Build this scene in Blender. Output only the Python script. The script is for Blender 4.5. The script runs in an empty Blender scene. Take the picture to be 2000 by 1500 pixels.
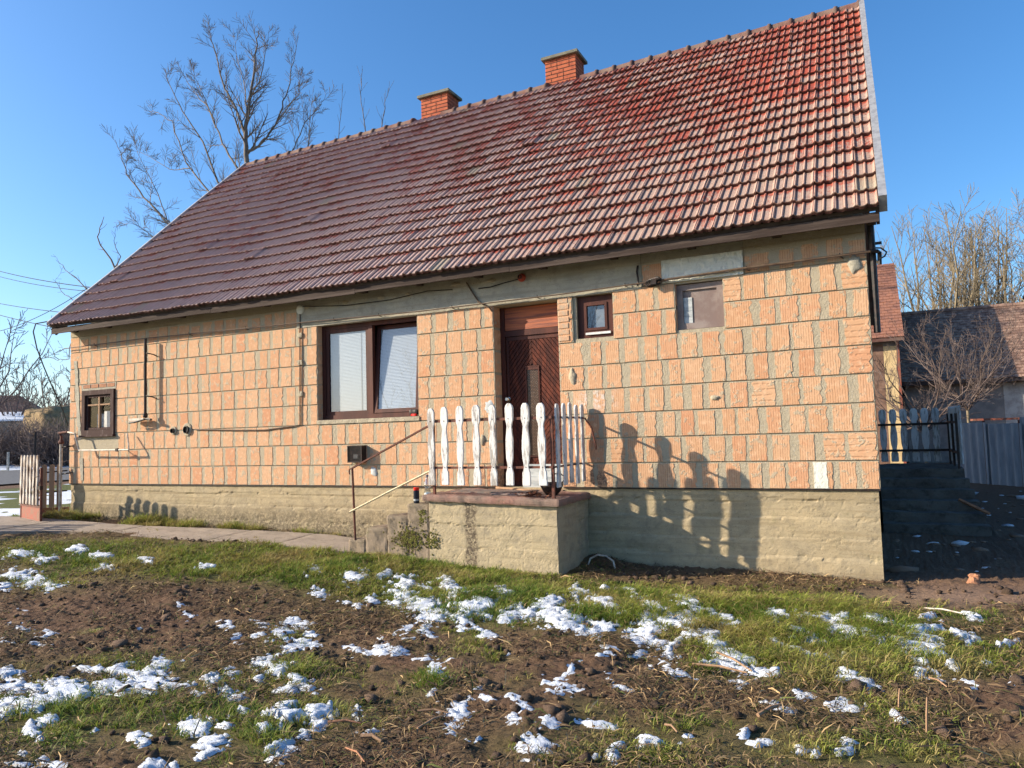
import bpy, math, random
import numpy as np
from mathutils import Vector, Matrix
random.seed(7)
RNG = np.random.default_rng(11)
SC = bpy.context.scene
COL = SC.collection

# ------------------------------------------------------------------ camera
CF, CYAW, CPIT, CROL = 1430.0, 0.45458, 0.06683, -0.02866
CC = np.array([-0.04385, -8.43048, 0.68656])
_F = np.array([-math.sin(CYAW)*math.cos(CPIT), math.cos(CYAW)*math.cos(CPIT), math.sin(CPIT)])
_R = np.array([math.cos(CYAW), math.sin(CYAW), 0.0])
_U = np.cross(_R, _F)
CR = math.cos(CROL)*_R + math.sin(CROL)*_U
CU = -math.sin(CROL)*_R + math.cos(CROL)*_U
cam_d = bpy.data.cameras.new('camera'); cam = bpy.data.objects.new('camera', cam_d); COL.objects.link(cam)
cam_d.sensor_fit = 'HORIZONTAL'; cam_d.sensor_width = 36.0; cam_d.lens = 36.0*CF/2000.0
cam_d.clip_start = 0.05; cam_d.clip_end = 2000.0
cam.matrix_world = Matrix(((CR[0], CU[0], -_F[0], CC[0]), (CR[1], CU[1], -_F[1], CC[1]), (CR[2], CU[2], -_F[2], CC[2]), (0, 0, 0, 1)))
SC.camera = cam
# ------------------------------------------------------------------ sun and sky
SUN = Vector((2.07, 1.0, -0.93)).normalized()          # the way the light travels
ELEV = math.asin(-SUN.z)
sun_d = bpy.data.lights.new('sun', 'SUN'); sun_d.energy = 4.8; sun_d.angle = math.radians(0.5); sun_d.color = (1.0, 0.875, 0.69)
sun_o = bpy.data.objects.new('sun', sun_d); COL.objects.link(sun_o)
sun_o.rotation_euler = SUN.to_track_quat('-Z', 'Y').to_euler(); sun_o.location = (-20, -12, 12)
wd = bpy.data.worlds.new('World'); SC.world = wd; wd.use_nodes = True
nt = wd.node_tree; nt.nodes.clear()
sky = nt.nodes.new('ShaderNodeTexSky'); sky.sky_type = 'NISHITA'; sky.sun_disc = False
sky.sun_elevation = ELEV; sky.sun_rotation = math.atan2(-SUN.x, -SUN.y)
sky.air_density = 1.0; sky.dust_density = 1.4; sky.ozone_density = 4.5; sky.altitude = 100
bg = nt.nodes.new('ShaderNodeBackground'); bg.inputs[1].default_value = 0.12
wo = nt.nodes.new('ShaderNodeOutputWorld')
hsv = nt.nodes.new('ShaderNodeHueSaturation'); hsv.inputs['Saturation'].default_value = 1.17; hsv.inputs['Value'].default_value = 1.05
nt.links.new(sky.outputs[0], hsv.inputs['Color']); nt.links.new(hsv.outputs[0], bg.inputs[0]); nt.links.new(bg.outputs[0], wo.inputs[0])
SC.view_settings.view_transform = 'Standard'; SC.view_settings.look = 'None'
SC.view_settings.exposure = 0.96; SC.view_settings.gamma = 1.0; SC.view_settings.use_curve_mapping = False

# ------------------------------------------------------------------ geometry helpers
def at(u, v, ax, val):
    """the point of the photograph's pixel (2000 x 1500) on the plane axis = val"""
    d = _F + (u-1000)/CF*CR - (v-750)/CF*CU
    return CC + d*((val-CC[ax])/d[ax])
def project(P):
    d = np.asarray(P) - CC
    w = d @ _F
    return 1000+CF*(d @ CR)/w, 750-CF*(d @ CU)/w, w

def _hash(ix, iy, s):
    h = (ix.astype(np.int64)*374761393 + iy.astype(np.int64)*668265263 + s*1442695041) & 0xffffffff
    h = ((h ^ (h >> 13))*1274126177) & 0xffffffff
    return ((h ^ (h >> 16)) & 0xffffff)/16777215.0
def vnoise(x, y, s=0):
    x = np.asarray(x, float); y = np.asarray(y, float)
    ix = np.floor(x); iy = np.floor(y); fx = x-ix; fy = y-iy
    fx = fx*fx*(3-2*fx); fy = fy*fy*(3-2*fy)
    a = _hash(ix, iy, s); b = _hash(ix+1, iy, s); c = _hash(ix, iy+1, s); d = _hash(ix+1, iy+1, s)
    return (a*(1-fx)+b*fx)*(1-fy)+(c*(1-fx)+d*fx)*fy
def fbm(x, y, o=4, s=0, g=0.5):
    t = 0; a = 1; n = 0
    for i in range(o):
        t = t+a*(vnoise(x*2**i+17.3*i, y*2**i-9.1*i, s+i)-0.5); n += a; a *= g
    return t/n*2
def sstep(a, b, x):
    t = np.clip((x-a)/(b-a), 0, 1); return t*t*(3-2*t)

WO = {}
class MB:
    def __init__(s): s.v = []; s.f = []; s.uv = []; s.rnd = []
    def quad(s, *p):
        n = len(s.v); s.v += [tuple(q) for q in p]; s.f.append(tuple(range(n, n+len(p))))
    def box(s, x0, y0, z0, x1, y1, z1, rot=None, piv=None):
        p = [(x0, y0, z0), (x1, y0, z0), (x1, y1, z0), (x0, y1, z0), (x0, y0, z1), (x1, y0, z1), (x1, y1, z1), (x0, y1, z1)]
        if rot is not None:
            piv = Vector(piv); p = [tuple(rot @ (Vector(q)-piv)+piv) for q in p]
        n = len(s.v); s.v += p
        s.f += [tuple(n+i for i in q) for q in ((0, 3, 2, 1), (4, 5, 6, 7), (0, 1, 5, 4), (1, 2, 6, 5), (2, 3, 7, 6), (3, 0, 4, 7))]
        return s
    def bevbox(s, x0, y0, z0, x1, y1, z1, b=0.008):
        """box with its front (-y) edges chamfered"""
        n = len(s.v)
        s.v += [(x0, y1, z0), (x1, y1, z0), (x1, y1, z1), (x0, y1, z1), (x0, y0+b, z0), (x1, y0+b, z0), (x1, y0+b, z1), (x0, y0+b, z1),
                (x0+b, y0, z0+b), (x1-b, y0, z0+b), (x1-b, y0, z1-b), (x0+b, y0, z1-b)]
        s.f += [tuple(n+i for i in q) for q in ((0, 3, 2, 1), (0, 1, 5, 4), (1, 2, 6, 5), (2, 3, 7, 6), (3, 0, 4, 7), (4, 5, 9, 8), (5, 6, 10, 9), (6, 7, 11, 10), (7, 4, 8, 11), (8, 9, 10, 11))]
        return s
    def tube(s, pts, r, n=6, cap=True):
        pts = [Vector(p) for p in pts]; m = len(pts)
        if not isinstance(r, (list, tuple)): r = [r]*m
        prev = None; base = len(s.v)
        for i, p in enumerate(pts):
            t = (pts[min(i+1, m-1)]-pts[max(i-1, 0)])
            if t.length < 1e-9: t = Vector((0, 0, 1))
            t.normalize()
            if prev is None:
                a = Vector((0, 0, 1)) if abs(t.z) < 0.9 else Vector((1, 0, 0))
                u = t.cross(a).normalized()
            else:
                u = (prev-t*prev.dot(t)).normalized()
            prev = u; w = t.cross(u)
            for k in range(n):
                a = 2*math.pi*k/n
                s.v.append(tuple(p+(u*math.cos(a)+w*math.sin(a))*r[i]))
        for i in range(m-1):
            for k in range(n):
                a = base+i*n+k; b = base+i*n+(k+1) % n
                s.f.append((a, b, b+n, a+n))
        if cap:
            s.f.append(tuple(base+k for k in reversed(range(n)))); s.f.append(tuple(base+(m-1)*n+k for k in range(n)))
        return s
    def lathe(s, c, prof, n=16, axis='z'):
        base = len(s.v); c = Vector(c)
        for r, h in prof:
            for k in range(n):
                a = 2*math.pi*k/n
                q = (r*math.cos(a), r*math.sin(a), h) if axis == 'z' else (r*math.cos(a), -h, r*math.sin(a))
                s.v.append(tuple(c+Vector(q)))
        for i in range(len(prof)-1):
            for k in range(n):
                a = base+i*n+k; b = base+i*n+(k+1) % n
                s.f.append((a, b, b+n, a+n))
        s.f.append(tuple(base+k for k in reversed(range(n)))); s.f.append(tuple(base+(len(prof)-1)*n+k for k in range(n)))
        return s
    def prism(s, pts2, y0, y1, plane='xz'):
        """polygon (x,z) extruded from y0 to y1, or (y,z) extruded in x"""
        n = len(s.v); m = len(pts2)
        mk = (lambda p, y: (p[0], y, p[1])) if plane == 'xz' else ((lambda p, y: (y, p[0], p[1])) if plane == 'yz' else (lambda p, y: (p[0], p[1], y)))
        s.v += [mk(p, y0) for p in pts2]+[mk(p, y1) for p in pts2]
        s.f.append(tuple(n+i for i in range(m))); s.f.append(tuple(n+m+i for i in reversed(range(m))))
        for i in range(m):
            j = (i+1) % m; s.f.append((n+i, n+m+i, n+m+j, n+j))
        return s
    def mesh(s, name, origin=(0, 0, 0), smooth=False):
        me = bpy.data.meshes.new(name)
        v = np.array(s.v, float)-np.array(origin, float)
        me.from_pydata(v.tolist(), [], s.f)
        if smooth: me.shade_smooth()
        return me

def link(name, me, mat, parent=None, loc=(0, 0, 0)):
    o = bpy.data.objects.new(name, me); COL.objects.link(o)
    if me is not None and mat is not None and len(me.materials) == 0: me.materials.append(mat)
    loc = Vector(loc); WO[o] = loc
    if parent is not None:
        o.parent = parent; o.location = loc-WO[parent]
    else: o.location = loc
    return o
def part(name, mb, mat, parent, smooth=False, kind=None, label=None):
    org = WO[parent]
    o = link(name, mb.mesh(name, org, smooth), mat, parent, org)
    if kind: o['kind'] = kind
    if label: o['label'] = label
    return o
def thing(name, label, cat, loc, group=None):
    o = bpy.data.objects.new(name, None); COL.objects.link(o); o.location = loc; WO[o] = Vector(loc)
    o['label'] = label; o['category'] = cat
    if group: o['group'] = group
    return o
def solo(name, mb, mat, label, cat, group=None, smooth=False, kind=None):
    v = np.array(mb.v); org = ((v[:, 0].min()+v[:, 0].max())/2, (v[:, 1].min()+v[:, 1].max())/2, v[:, 2].min())
    o = link(name, mb.mesh(name, org, smooth), mat, None, org)
    o['label'] = label
    if cat: o['category'] = cat
    if group: o['group'] = group
    if kind: o['kind'] = kind
    return o
def fast_mesh(name, V, Fc, fsize, mat, col=None, smooth=False):
    """big mesh from numpy arrays; Fc flat loop indices with constant face size"""
    me = bpy.data.meshes.new(name)
    nf = len(Fc)//fsize
    me.vertices.add(len(V)); me.vertices.foreach_set('co', np.asarray(V, np.float32).ravel())
    me.loops.add(len(Fc)); me.loops.foreach_set('vertex_index', np.asarray(Fc, np.int32))
    me.polygons.add(nf); me.polygons.foreach_set('loop_start', np.arange(nf, dtype=np.int32)*fsize)
    me.polygons.foreach_set('loop_total', np.full(nf, fsize, np.int32))
    if smooth: me.polygons.foreach_set('use_smooth', np.ones(nf, bool))
    me.update(calc_edges=True)
    if col is not None:
        a = me.color_attributes.new('Col', 'FLOAT_COLOR', 'POINT')
        c = np.ones((len(V), 4), np.float32); c[:, :3] = col; a.data.foreach_set('color', c.ravel())
    me.materials.append(mat)
    return me
# ------------------------------------------------------------------ materials
class NT:
    def __init__(s, name, rough=0.9, spec=0.3):
        s.m = bpy.data.materials.new(name); s.m.use_nodes = True; s.t = s.m.node_tree
        s.b = s.t.nodes['Principled BSDF']; s.b.inputs['Roughness'].default_value = rough
        s.b.inputs['Specular IOR Level'].default_value = spec
        s.geo = s.t.nodes.new('ShaderNodeNewGeometry'); s.pos = s.geo.outputs['Position']
    def n(s, t, **k):
        x = s.t.nodes.new(t)
        for a, b in k.items(): setattr(x, a, b)
        return x
    def set(s, inp, v):
        if hasattr(v, 'is_output') or isinstance(v, bpy.types.NodeSocket): s.t.links.new(v, inp)
        else:
            try: inp.default_value = v
            except Exception: inp.default_value = tuple(v)+(1,)
    def math(s, op, a, b=0.0, c=0.0, clamp=False):
        x = s.n('ShaderNodeMath', operation=op, use_clamp=clamp)
        s.set(x.inputs[0], a); s.set(x.inputs[1], b); s.set(x.inputs[2], c); return x.outputs[0]
    def mapv(s, vec, scale=(1, 1, 1), loc=(0, 0, 0)):
        x = s.n('ShaderNodeMapping'); s.set(x.inputs[0], vec); x.inputs['Scale'].default_value = scale; x.inputs['Location'].default_value = loc
        return x.outputs[0]
    def noise(s, scale, detail=4, rough=0.55, vec=None, dist=0.0, stretch=None, off=(0, 0, 0)):
        vec = vec if vec is not None else s.pos
        if stretch or off != (0, 0, 0): vec = s.mapv(vec, stretch or (1, 1, 1), off)
        x = s.n('ShaderNodeTexNoise'); s.set(x.inputs['Vector'], vec); x.inputs['Scale'].default_value = scale
        x.inputs['Detail'].default_value = detail; x.inputs['Roughness'].default_value = rough; x.inputs['Distortion'].default_value = dist
        return x.outputs['Fac']
    def voro(s, scale, vec=None, feature='F1', out='Distance'):
        x = s.n('ShaderNodeTexVoronoi', feature=feature); s.set(x.inputs['Vector'], vec if vec is not None else s.pos); x.inputs['Scale'].default_value = scale
        return x.outputs[out]
    def ramp(s, f, a, b):
        """smooth 0..1 between a and b"""
        x = s.n('ShaderNodeMapRange', interpolation_type='SMOOTHSTEP'); s.set(x.inputs[0], f); x.inputs[1].default_value = a; x.inputs[2].default_value = b
        return x.outputs[0]
    def mix(s, f, a, b, mode='MIX'):
        x = s.n('ShaderNodeMix', data_type='RGBA', blend_type=mode); s.set(x.inputs[0], f)
        for i, c in ((6, a), (7, b)):
            if isinstance(c, (tuple, list)): x.inputs[i].default_value = tuple(c)+((1,) if len(c) == 3 else ())
            else: s.t.links.new(c, x.inputs[i])
        return x.outputs[2]
    def xyz(s, vec=None):
        x = s.n('ShaderNodeSeparateXYZ'); s.set(x.inputs[0], vec if vec is not None else s.pos); return x.outputs
    def attr(s, name, typ='GEOMETRY'):
        x = s.n('ShaderNodeAttribute', attribute_type=typ, attribute_name=name); return x
    def rnd(s):
        o = s.n('ShaderNodeObjectInfo').outputs['Random']; a = s.attr('rnd').outputs['Fac']
        return s.math('FRACT', s.math('ADD', o, a))
    def bump(s, h, dist=0.01, strength=1.0, prev=None):
        x = s.n('ShaderNodeBump'); s.set(x.inputs['Height'], h); x.inputs['Distance'].default_value = dist; x.inputs['Strength'].default_value = strength
        if prev is not None: s.t.links.new(prev, x.inputs['Normal'])
        return x.outputs[0]
    def done(s, col, normal=None, rough=None):
        if isinstance(col, (tuple, list)): s.b.inputs['Base Color'].default_value = tuple(col)+(1,)
        else: s.t.links.new(col, s.b.inputs['Base Color'])
        if normal is not None: s.t.links.new(normal, s.b.inputs['Normal'])
        if rough is not None: s.set(s.b.inputs['Roughness'], rough)
        return s.m

def m_block(horizontal=False):
    k = NT('terracotta_block_h' if horizontal else 'terracotta_block', 0.92, 0.2)
    r = k.rnd(); c = k.xyz()
    base = k.mix(r, (0.565, 0.32, 0.18), (0.605, 0.375, 0.225))
    base = k.mix(k.ramp(k.math('FRACT', k.math('MULTIPLY', r, 7.31)), 0.72, 1.15), base, (0.55, 0.25, 0.135))
    base = k.mix(k.ramp(k.noise(5, 3), 0.55, 0.82), base, (0.56, 0.25, 0.13))
    base = k.mix(k.ramp(k.noise(14, 4, off=(3, 1, 7)), 0.5, 0.72), base, (0.68, 0.43, 0.27))
    axis = c[2] if horizontal else c[0]
    fr = 16.0 if horizontal else 40.0
    w = k.math('FRACT', k.math('MULTIPLY', k.math('ADD', axis, k.math('MULTIPLY', k.noise(3, 2), 0.02)), fr))
    d = k.math('ABSOLUTE', k.math('SUBTRACT', w, 0.5))
    groove = k.ramp(d, 0.12 if not horizontal else 0.25, 0.02)
    brk = k.ramp(k.noise(22, 3, off=(9, 0, 2)), 0.35, 0.55)
    g2 = k.math('MULTIPLY', groove, brk)
    base = k.mix(k.math('MULTIPLY', g2, 0.75 if not horizontal else 0.30), base, (0.36, 0.15, 0.075))
    smear = k.ramp(k.math('ADD', k.noise(9, 5, 0.65, off=(0, 5, 0)), k.math('MULTIPLY', k.noise(45, 3), 0.25)), 0.665, 0.76)
    base = k.mix(k.math('MULTIPLY', smear, 0.85), base, (0.44, 0.375, 0.27))
    px_ = k.ramp(k.math('ABSOLUTE', k.math('SUBTRACT', c[0], -3.05)), 0.36, 0.10); pz_ = k.ramp(k.math('ABSOLUTE', k.math('SUBTRACT', c[2], 1.06)), 0.16, 0.06)
    base = k.mix(k.math('MULTIPLY', k.math('MULTIPLY', px_, pz_), k.ramp(k.noise(16, 5, 0.7), 0.42, 0.62)), base, (0.66, 0.55, 0.48))
    fx_ = k.ramp(c[0], -4.95, -4.75); gx_ = k.ramp(c[0], -2.75, -3.0); fz_ = k.ramp(c[2], 0.34, 0.10)
    base = k.mix(k.math('MULTIPLY', k.math('MULTIPLY', k.math('MULTIPLY', fx_, gx_), fz_), k.ramp(k.noise(30, 5, 0.75), 0.42, 0.60)), base, (0.22, 0.13, 0.09))
    speck = k.ramp(k.noise(160, 2), 0.66, 0.74)
    base = k.mix(speck, base, (0.25, 0.13, 0.08))
    h = k.math('ADD', k.math('MULTIPLY', g2, -1.0), k.math('MULTIPLY', k.noise(120, 4), 0.7))
    h = k.math('ADD', h, k.math('MULTIPLY', smear, 0.8))
    # splashed, darker foot of the wall beside the porch
    return k.done(base, k.bump(h, 0.004, 0.9))
M_BLOCK = m_block(); M_BLOCKH = m_block(True)
def m_mortar():
    k = NT('mortar', 0.97, 0.1)
    b = k.mix(k.noise(6, 5), (0.37, 0.315, 0.225), (0.45, 0.385, 0.28))
    b = k.mix(k.ramp(k.noise(40, 4), 0.55, 0.75), b, (0.50, 0.45, 0.36))
    b = k.mix(k.ramp(k.noise(60, 3, off=(4, 4, 4)), 0.64, 0.76), b, (0.24, 0.20, 0.16))
    h = k.math('ADD', k.noise(55, 5, 0.7), k.math('MULTIPLY', k.noise(14, 3), 0.9))
    return k.done(b, k.bump(h, 0.012, 0.9))
M_MORTAR = m_mortar()
def m_concrete(name, a, b_, dark, green=0.0, lay=True, low=None, streak=False):
    k = NT(name, 0.95, 0.15); c = k.xyz()
    b = k.mix(k.ramp(k.noise(2.3, 5), 0.3, 0.7), a, b_)
    b = k.mix(k.math('MULTIPLY', k.ramp(k.noise(7, 6, 0.7, off=(2, 0, 5)), 0.46, 0.70), 0.85), b, dark)
    if lay: b = k.mix(k.math('MULTIPLY', k.ramp(k.noise(3.0, 4, stretch=(0.35, 1, 6)), 0.48, 0.66), 0.8), b, tuple(x*0.72 for x in a))
    if low is not None:
        z0, z1, colr, xm = low
        f = k.ramp(k.math('ADD', c[2], k.math('MULTIPLY', k.noise(4, 5), 0.34)), z1+0.22, z0+0.20)
        f = k.math('MULTIPLY', f, k.ramp(k.math('ADD', c[0], k.math('MULTIPLY', k.noise(1.2, 3), 2)), xm+1.2, xm))
        damp = k.ramp(k.math('ADD', c[2], k.math('MULTIPLY', k.noise(5, 4, off=(5, 5, 5)), 0.22)), -0.70, -0.86)
        b = k.mix(k.math('MULTIPLY', damp, 0.45), b, (0.17, 0.125, 0.085))
        b = k.mix(k.math('MULTIPLY', f, k.ramp(k.noise(26, 5, 0.75), 0.28, 0.62)), b, colr)
    if streak:
        sx_ = k.ramp(k.math('ABSOLUTE', k.math('SUBTRACT', k.math('ADD', c[0], k.math('MULTIPLY', k.noise(6, 4), 0.10)), -4.215)), 0.10, 0.05)
        b = k.mix(k.math('MULTIPLY', sx_, k.ramp(k.noise(34, 5, 0.75), 0.34, 0.60)), b, (0.105, 0.08, 0.06))
    if green: b = k.mix(k.math('MULTIPLY', k.ramp(k.noise(5, 5, 0.7, off=(7, 7, 1)), 0.55, 0.72), green), b, (0.12, 0.13, 0.04))
    b = k.mix(k.ramp(k.noise(90, 3), 0.62, 0.75), b, tuple(x*1.25 for x in a))
    b = k.mix(k.ramp(k.noise(75, 3, off=(1, 8, 3)), 0.62, 0.72), b, tuple(x*0.4 for x in a))
    h = k.math('ADD', k.math('MULTIPLY', k.noise(38, 6, 0.75), 0.7), k.math('MULTIPLY', k.noise(190, 3), 0.6))
    return k.done(b, k.bump(h, 0.009, 0.9))
M_PLINTH = m_concrete('plinth_concrete', (0.47, 0.37, 0.225), (0.40, 0.325, 0.21), (0.28, 0.23, 0.155), 0.25, True, (-0.62, -0.20, (0.15, 0.12, 0.08), -5.2))
M_PORCH = m_concrete('porch_concrete', (0.47, 0.38, 0.24), (0.41, 0.335, 0.225), (0.29, 0.245, 0.175), 0.12, True, None, True)
M_STEP = m_concrete('step_concrete', (0.29, 0.225, 0.165), (0.22, 0.175, 0.125), (0.14, 0.11, 0.08), 0.55, False)
M_PATH = m_concrete('path_concrete', (0.38, 0.31, 0.245), (0.32, 0.265, 0.21), (0.24, 0.20, 0.155), 0.0, False)
M_SLAB = m_concrete('slab_concrete', (0.30, 0.16, 0.125), (0.24, 0.175, 0.14), (0.17, 0.13, 0.10), 0.10, False)
M_BEAM = m_concrete('beam_concrete', (0.44, 0.40, 0.31), (0.37, 0.345, 0.28), (0.29, 0.27, 0.22), 0.0)
M_CAP = m_concrete('chimney_cap_concrete', (0.24, 0.23, 0.17), (0.18, 0.17, 0.14), (0.10, 0.10, 0.08), 0.4, False)
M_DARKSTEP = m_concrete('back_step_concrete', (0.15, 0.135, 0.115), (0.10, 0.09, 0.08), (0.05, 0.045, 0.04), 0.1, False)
def m_tile():
    k = NT('roof_tile', 0.85, 0.2); r = k.rnd(); uv = k.n('ShaderNodeUVMap').outputs[0]; U = k.xyz(uv); P = k.xyz()
    red = k.mix(r, (0.40, 0.075, 0.042), (0.29, 0.055, 0.035))
    red = k.mix(k.ramp(k.noise(7, 4), 0.45, 0.7), red, (0.19, 0.06, 0.045))
    # crust of pale lichen, thicker on low rows and towards the open end of each tile
    low = k.ramp(P[2], 6.6, 2.9)
    right = k.ramp(P[0], -9.0, -1.0)
    low = k.math('MULTIPLY', low, k.math('ADD', 0.6, k.math('MULTIPLY', right, 0.4)))
    grad = k.math('ADD', k.math('MULTIPLY', k.ramp(U[1], 0.88, 0.50), 0.17), k.math('MULTIPLY', low, 0.20))
    pan = k.math('MULTIPLY', U[2], -1.0)
    f = k.math('ADD', k.noise(1.1, 3, off=(3, 3, 3)), 0.0)
    f = k.math('ADD', k.math('MULTIPLY', f, 0.35), k.math('MULTIPLY', k.noise(38, 5, 0.72, stretch=(1, 0.45, 0.45)), 0.75))
    f = k.math('ADD', f, k.math('ADD', k.math('ADD', grad, k.math('MULTIPLY', k.math('SUBTRACT', 1.0, right), 0.17)), k.math('MULTIPLY', k.math('FRACT', k.math('MULTIPLY', r, 5.7)), 0.24)))
    f = k.ramp(f, 0.775, 0.99)
    lc = k.mix(k.noise(60, 3), (0.32, 0.20, 0.14), (0.46, 0.39, 0.33))
    lc = k.mix(right, (0.50, 0.38, 0.345), lc)
    b = k.mix(k.math('MULTIPLY', f, 0.85), red, lc)
    u_ = U[0]; rg = k.math('ADD', k.ramp(k.math('ABSOLUTE', k.math('SUBTRACT', u_, 0.49)), 0.075, 0.02), k.math('ADD', k.ramp(u_, 0.11, 0.05), k.ramp(u_, 0.90, 0.95)))
    b = k.mix(k.math('MULTIPLY', k.math('MULTIPLY', rg, 0.62), k.ramp(k.noise(24, 4, 0.7), 0.30, 0.60)), b, (0.42, 0.25, 0.19))
    gv = k.math('ADD', k.math('ADD', k.ramp(k.math('ABSOLUTE', k.math('SUBTRACT', u_, 0.135)), 0.035, 0.012), k.ramp(k.math('ABSOLUTE', k.math('SUBTRACT', u_, 0.585)), 0.035, 0.012)), k.ramp(k.math('ABSOLUTE', k.math('SUBTRACT', u_, 0.40)), 0.03, 0.01))
    b = k.mix(k.math('MULTIPLY', gv, 0.60, clamp=True), b, (0.045, 0.025, 0.022))
    # dark algae
    dk = k.ramp(k.math('ADD', k.noise(16, 5, 0.7, off=(5, 0, 5)), k.math('MULTIPLY', k.ramp(P[0], -5.0, -13.0), 0.02)), 0.50, 0.68)
    b = k.mix(k.math('MULTIPLY', k.math('MULTIPLY', dk, 0.34), k.math('SUBTRACT', 1.0, k.math('MULTIPLY', rg, 0.6))), b, (0.075, 0.060, 0.058))
    old = k.ramp(k.math('FRACT', k.math('MULTIPLY', r, 31.7)), 0.990, 0.993)
    b = k.mix(k.math('MULTIPLY', old, 0.6), b, (0.32, 0.28, 0.20))
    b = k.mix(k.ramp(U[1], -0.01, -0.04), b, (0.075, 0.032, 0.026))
    h = k.math('ADD', k.noise(70, 4, 0.7), k.math('MULTIPLY', f, 0.8))
    return k.done(b, k.bump(h, 0.006, 0.8))
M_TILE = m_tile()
def m_simple(name, c, c2=None, rough=0.7, ns=12, bump=0.003, bs=40, spec=0.25, metal=0.0, stretch=None, th=(0.4, 0.65)):
    k = NT(name, rough, spec); k.b.inputs['Metallic'].default_value = metal
    col = c if c2 is None else k.mix(k.ramp(k.noise(ns, 5, 0.65, stretch=stretch), th[0], th[1]), c, c2)
    nrm = k.bump(k.noise(bs, 4, 0.65, stretch=stretch), bump, 0.8) if bump else None
    return k.done(col, nrm)
M_CHMORTAR = m_simple('sooty_mortar', (0.10, 0.07, 0.055), (0.06, 0.045, 0.04), 0.95)
M_BRICKS = m_simple('chimney_brick', (0.44, 0.125, 0.06), (0.33, 0.085, 0.045), 0.9, 8, 0.004, 60)
M_BRICKP = m_simple('pale_brick', (0.56, 0.33, 0.20), (0.46, 0.34, 0.24), 0.92, 18, 0.008, 40)
M_RUBBLE = m_simple('red_brick_piece', (0.42, 0.20, 0.11), (0.30, 0.15, 0.09), 0.92, 18, 0.006, 40)
M_WOOD = m_simple('brown_wood', (0.060, 0.018, 0.013), (0.10, 0.030, 0.019), 0.6, 6, 0.002, 30, 0.25, 0, (1, 1, 0.15))
M_WOODW = m_simple('weathered_brown_wood', (0.055, 0.028, 0.024), (0.16, 0.12, 0.11), 0.85, 22, 0.006, 50, 0.2, 0, (1, 1, 0.12), (0.5, 0.75))
M_PLANK = m_simple('door_plank_wood', (0.052, 0.015, 0.011), (0.13, 0.034, 0.019), 0.65, 9, 0.003, 50, 0.15, 0, (2, 1, 0.5))
M_TRANSOM = m_simple('orange_wood', (0.40, 0.105, 0.035), (0.17, 0.045, 0.025), 0.55, 10, 0.006, 40, 0.4, 0, (0.12, 1, 3))
M_FASCIA = m_simple('grey_board', (0.045, 0.031, 0.026), (0.085, 0.063, 0.053), 0.9, 8, 0.006, 40, 0.2, 0, (0.1, 1, 2))
M_SOFFIT = m_simple('soffit_wood', (0.06, 0.045, 0.038), (0.09, 0.07, 0.06), 0.9)
M_ZINC = m_simple('zinc_sheet', (0.42, 0.42, 0.42), (0.30, 0.30, 0.31), 0.55, 14, 0.001, 30, 0.4, 0.35)
M_RUST = m_simple('rusty_steel', (0.16, 0.055, 0.035), (0.09, 0.04, 0.03), 0.7, 20, 0.002, 90)
M_RUSTRED = m_simple('rusty_red_sheet', (0.30, 0.085, 0.055), (0.22, 0.12, 0.08), 0.7, 10, 0.003, 60)
M_BLACK = m_simple('black_pipe', (0.018, 0.016, 0.015), (0.05, 0.03, 0.025), 0.5, 20, 0.001, 80)
M_GAS = m_simple('brown_pipe_paint', (0.13, 0.09, 0.06), (0.08, 0.05, 0.035), 0.6, 14, 0.001, 80)
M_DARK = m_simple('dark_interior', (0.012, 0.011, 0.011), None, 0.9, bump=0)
M_WIRE = m_simple('cable_rubber', (0.02, 0.02, 0.022), None, 0.6, bump=0)
M_PIPEW = m_simple('white_pipe', (0.62, 0.55, 0.45), (0.40, 0.32, 0.25), 0.6, 14, 0.001, 60)
M_FOAM = m_simple('white_foam_board', (0.72, 0.71, 0.62), (0.60, 0.60, 0.54), 0.9, 8, 0.015, 22, th=(0.3, 0.8))
M_WHITEBOARD = m_simple('whitewashed_board', (0.50, 0.52, 0.52), (0.30, 0.33, 0.34), 0.8, 10, 0.004, 30, stretch=(0.3, 1, 2))
M_BLIND = m_simple('blind_white', (0.40, 0.44, 0.475), None, 0.6, bump=0)
M_PLASTW = m_simple('white_plastic', (0.72, 0.73, 0.72), (0.6, 0.6, 0.58), 0.5, bump=0)
M_RED = m_simple('red_plastic', (0.65, 0.02, 0.01), None, 0.35, bump=0)
M_NAVY = m_simple('dark_printed_tin', (0.015, 0.018, 0.03), None, 0.3, bump=0)
M_GREYBOARD = m_simple('stained_board', (0.20, 0.145, 0.13), (0.27, 0.22, 0.20), 0.8, 5, 0.002, 40)
M_STEEL = m_simple('bright_steel', (0.6, 0.6, 0.6), None, 0.3, bump=0, metal=1.0)
M_SHEET = m_simple('corrugated_sheet', (0.30, 0.31, 0.33), (0.22, 0.23, 0.25), 0.6, 6, 0.001, 30, stretch=(1, 1, 0.2))
M_ROAD = m_simple('asphalt', (0.10, 0.10, 0.105), (0.14, 0.14, 0.14), 0.9, 8, 0.004, 60)
M_YELLOW = m_simple('ochre_render', (0.62, 0.46, 0.24), (0.50, 0.37, 0.20), 0.9, 3, 0.005, 30)
M_OLDWALL = m_simple('old_grey_wall', (0.24, 0.22, 0.20), (0.17, 0.16, 0.15), 0.95, 3, 0.01, 30)
M_WHITEWALL = m_simple('white_wall', (0.42, 0.40, 0.37), (0.28, 0.26, 0.24), 0.95, 3, 0.01, 30)
M_OLDTILE = m_simple('old_plain_tile', (0.12, 0.055, 0.045), (0.15, 0.10, 0.08), 0.9, 4, 0.01, 30, th=(0.35, 0.6))
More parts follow.
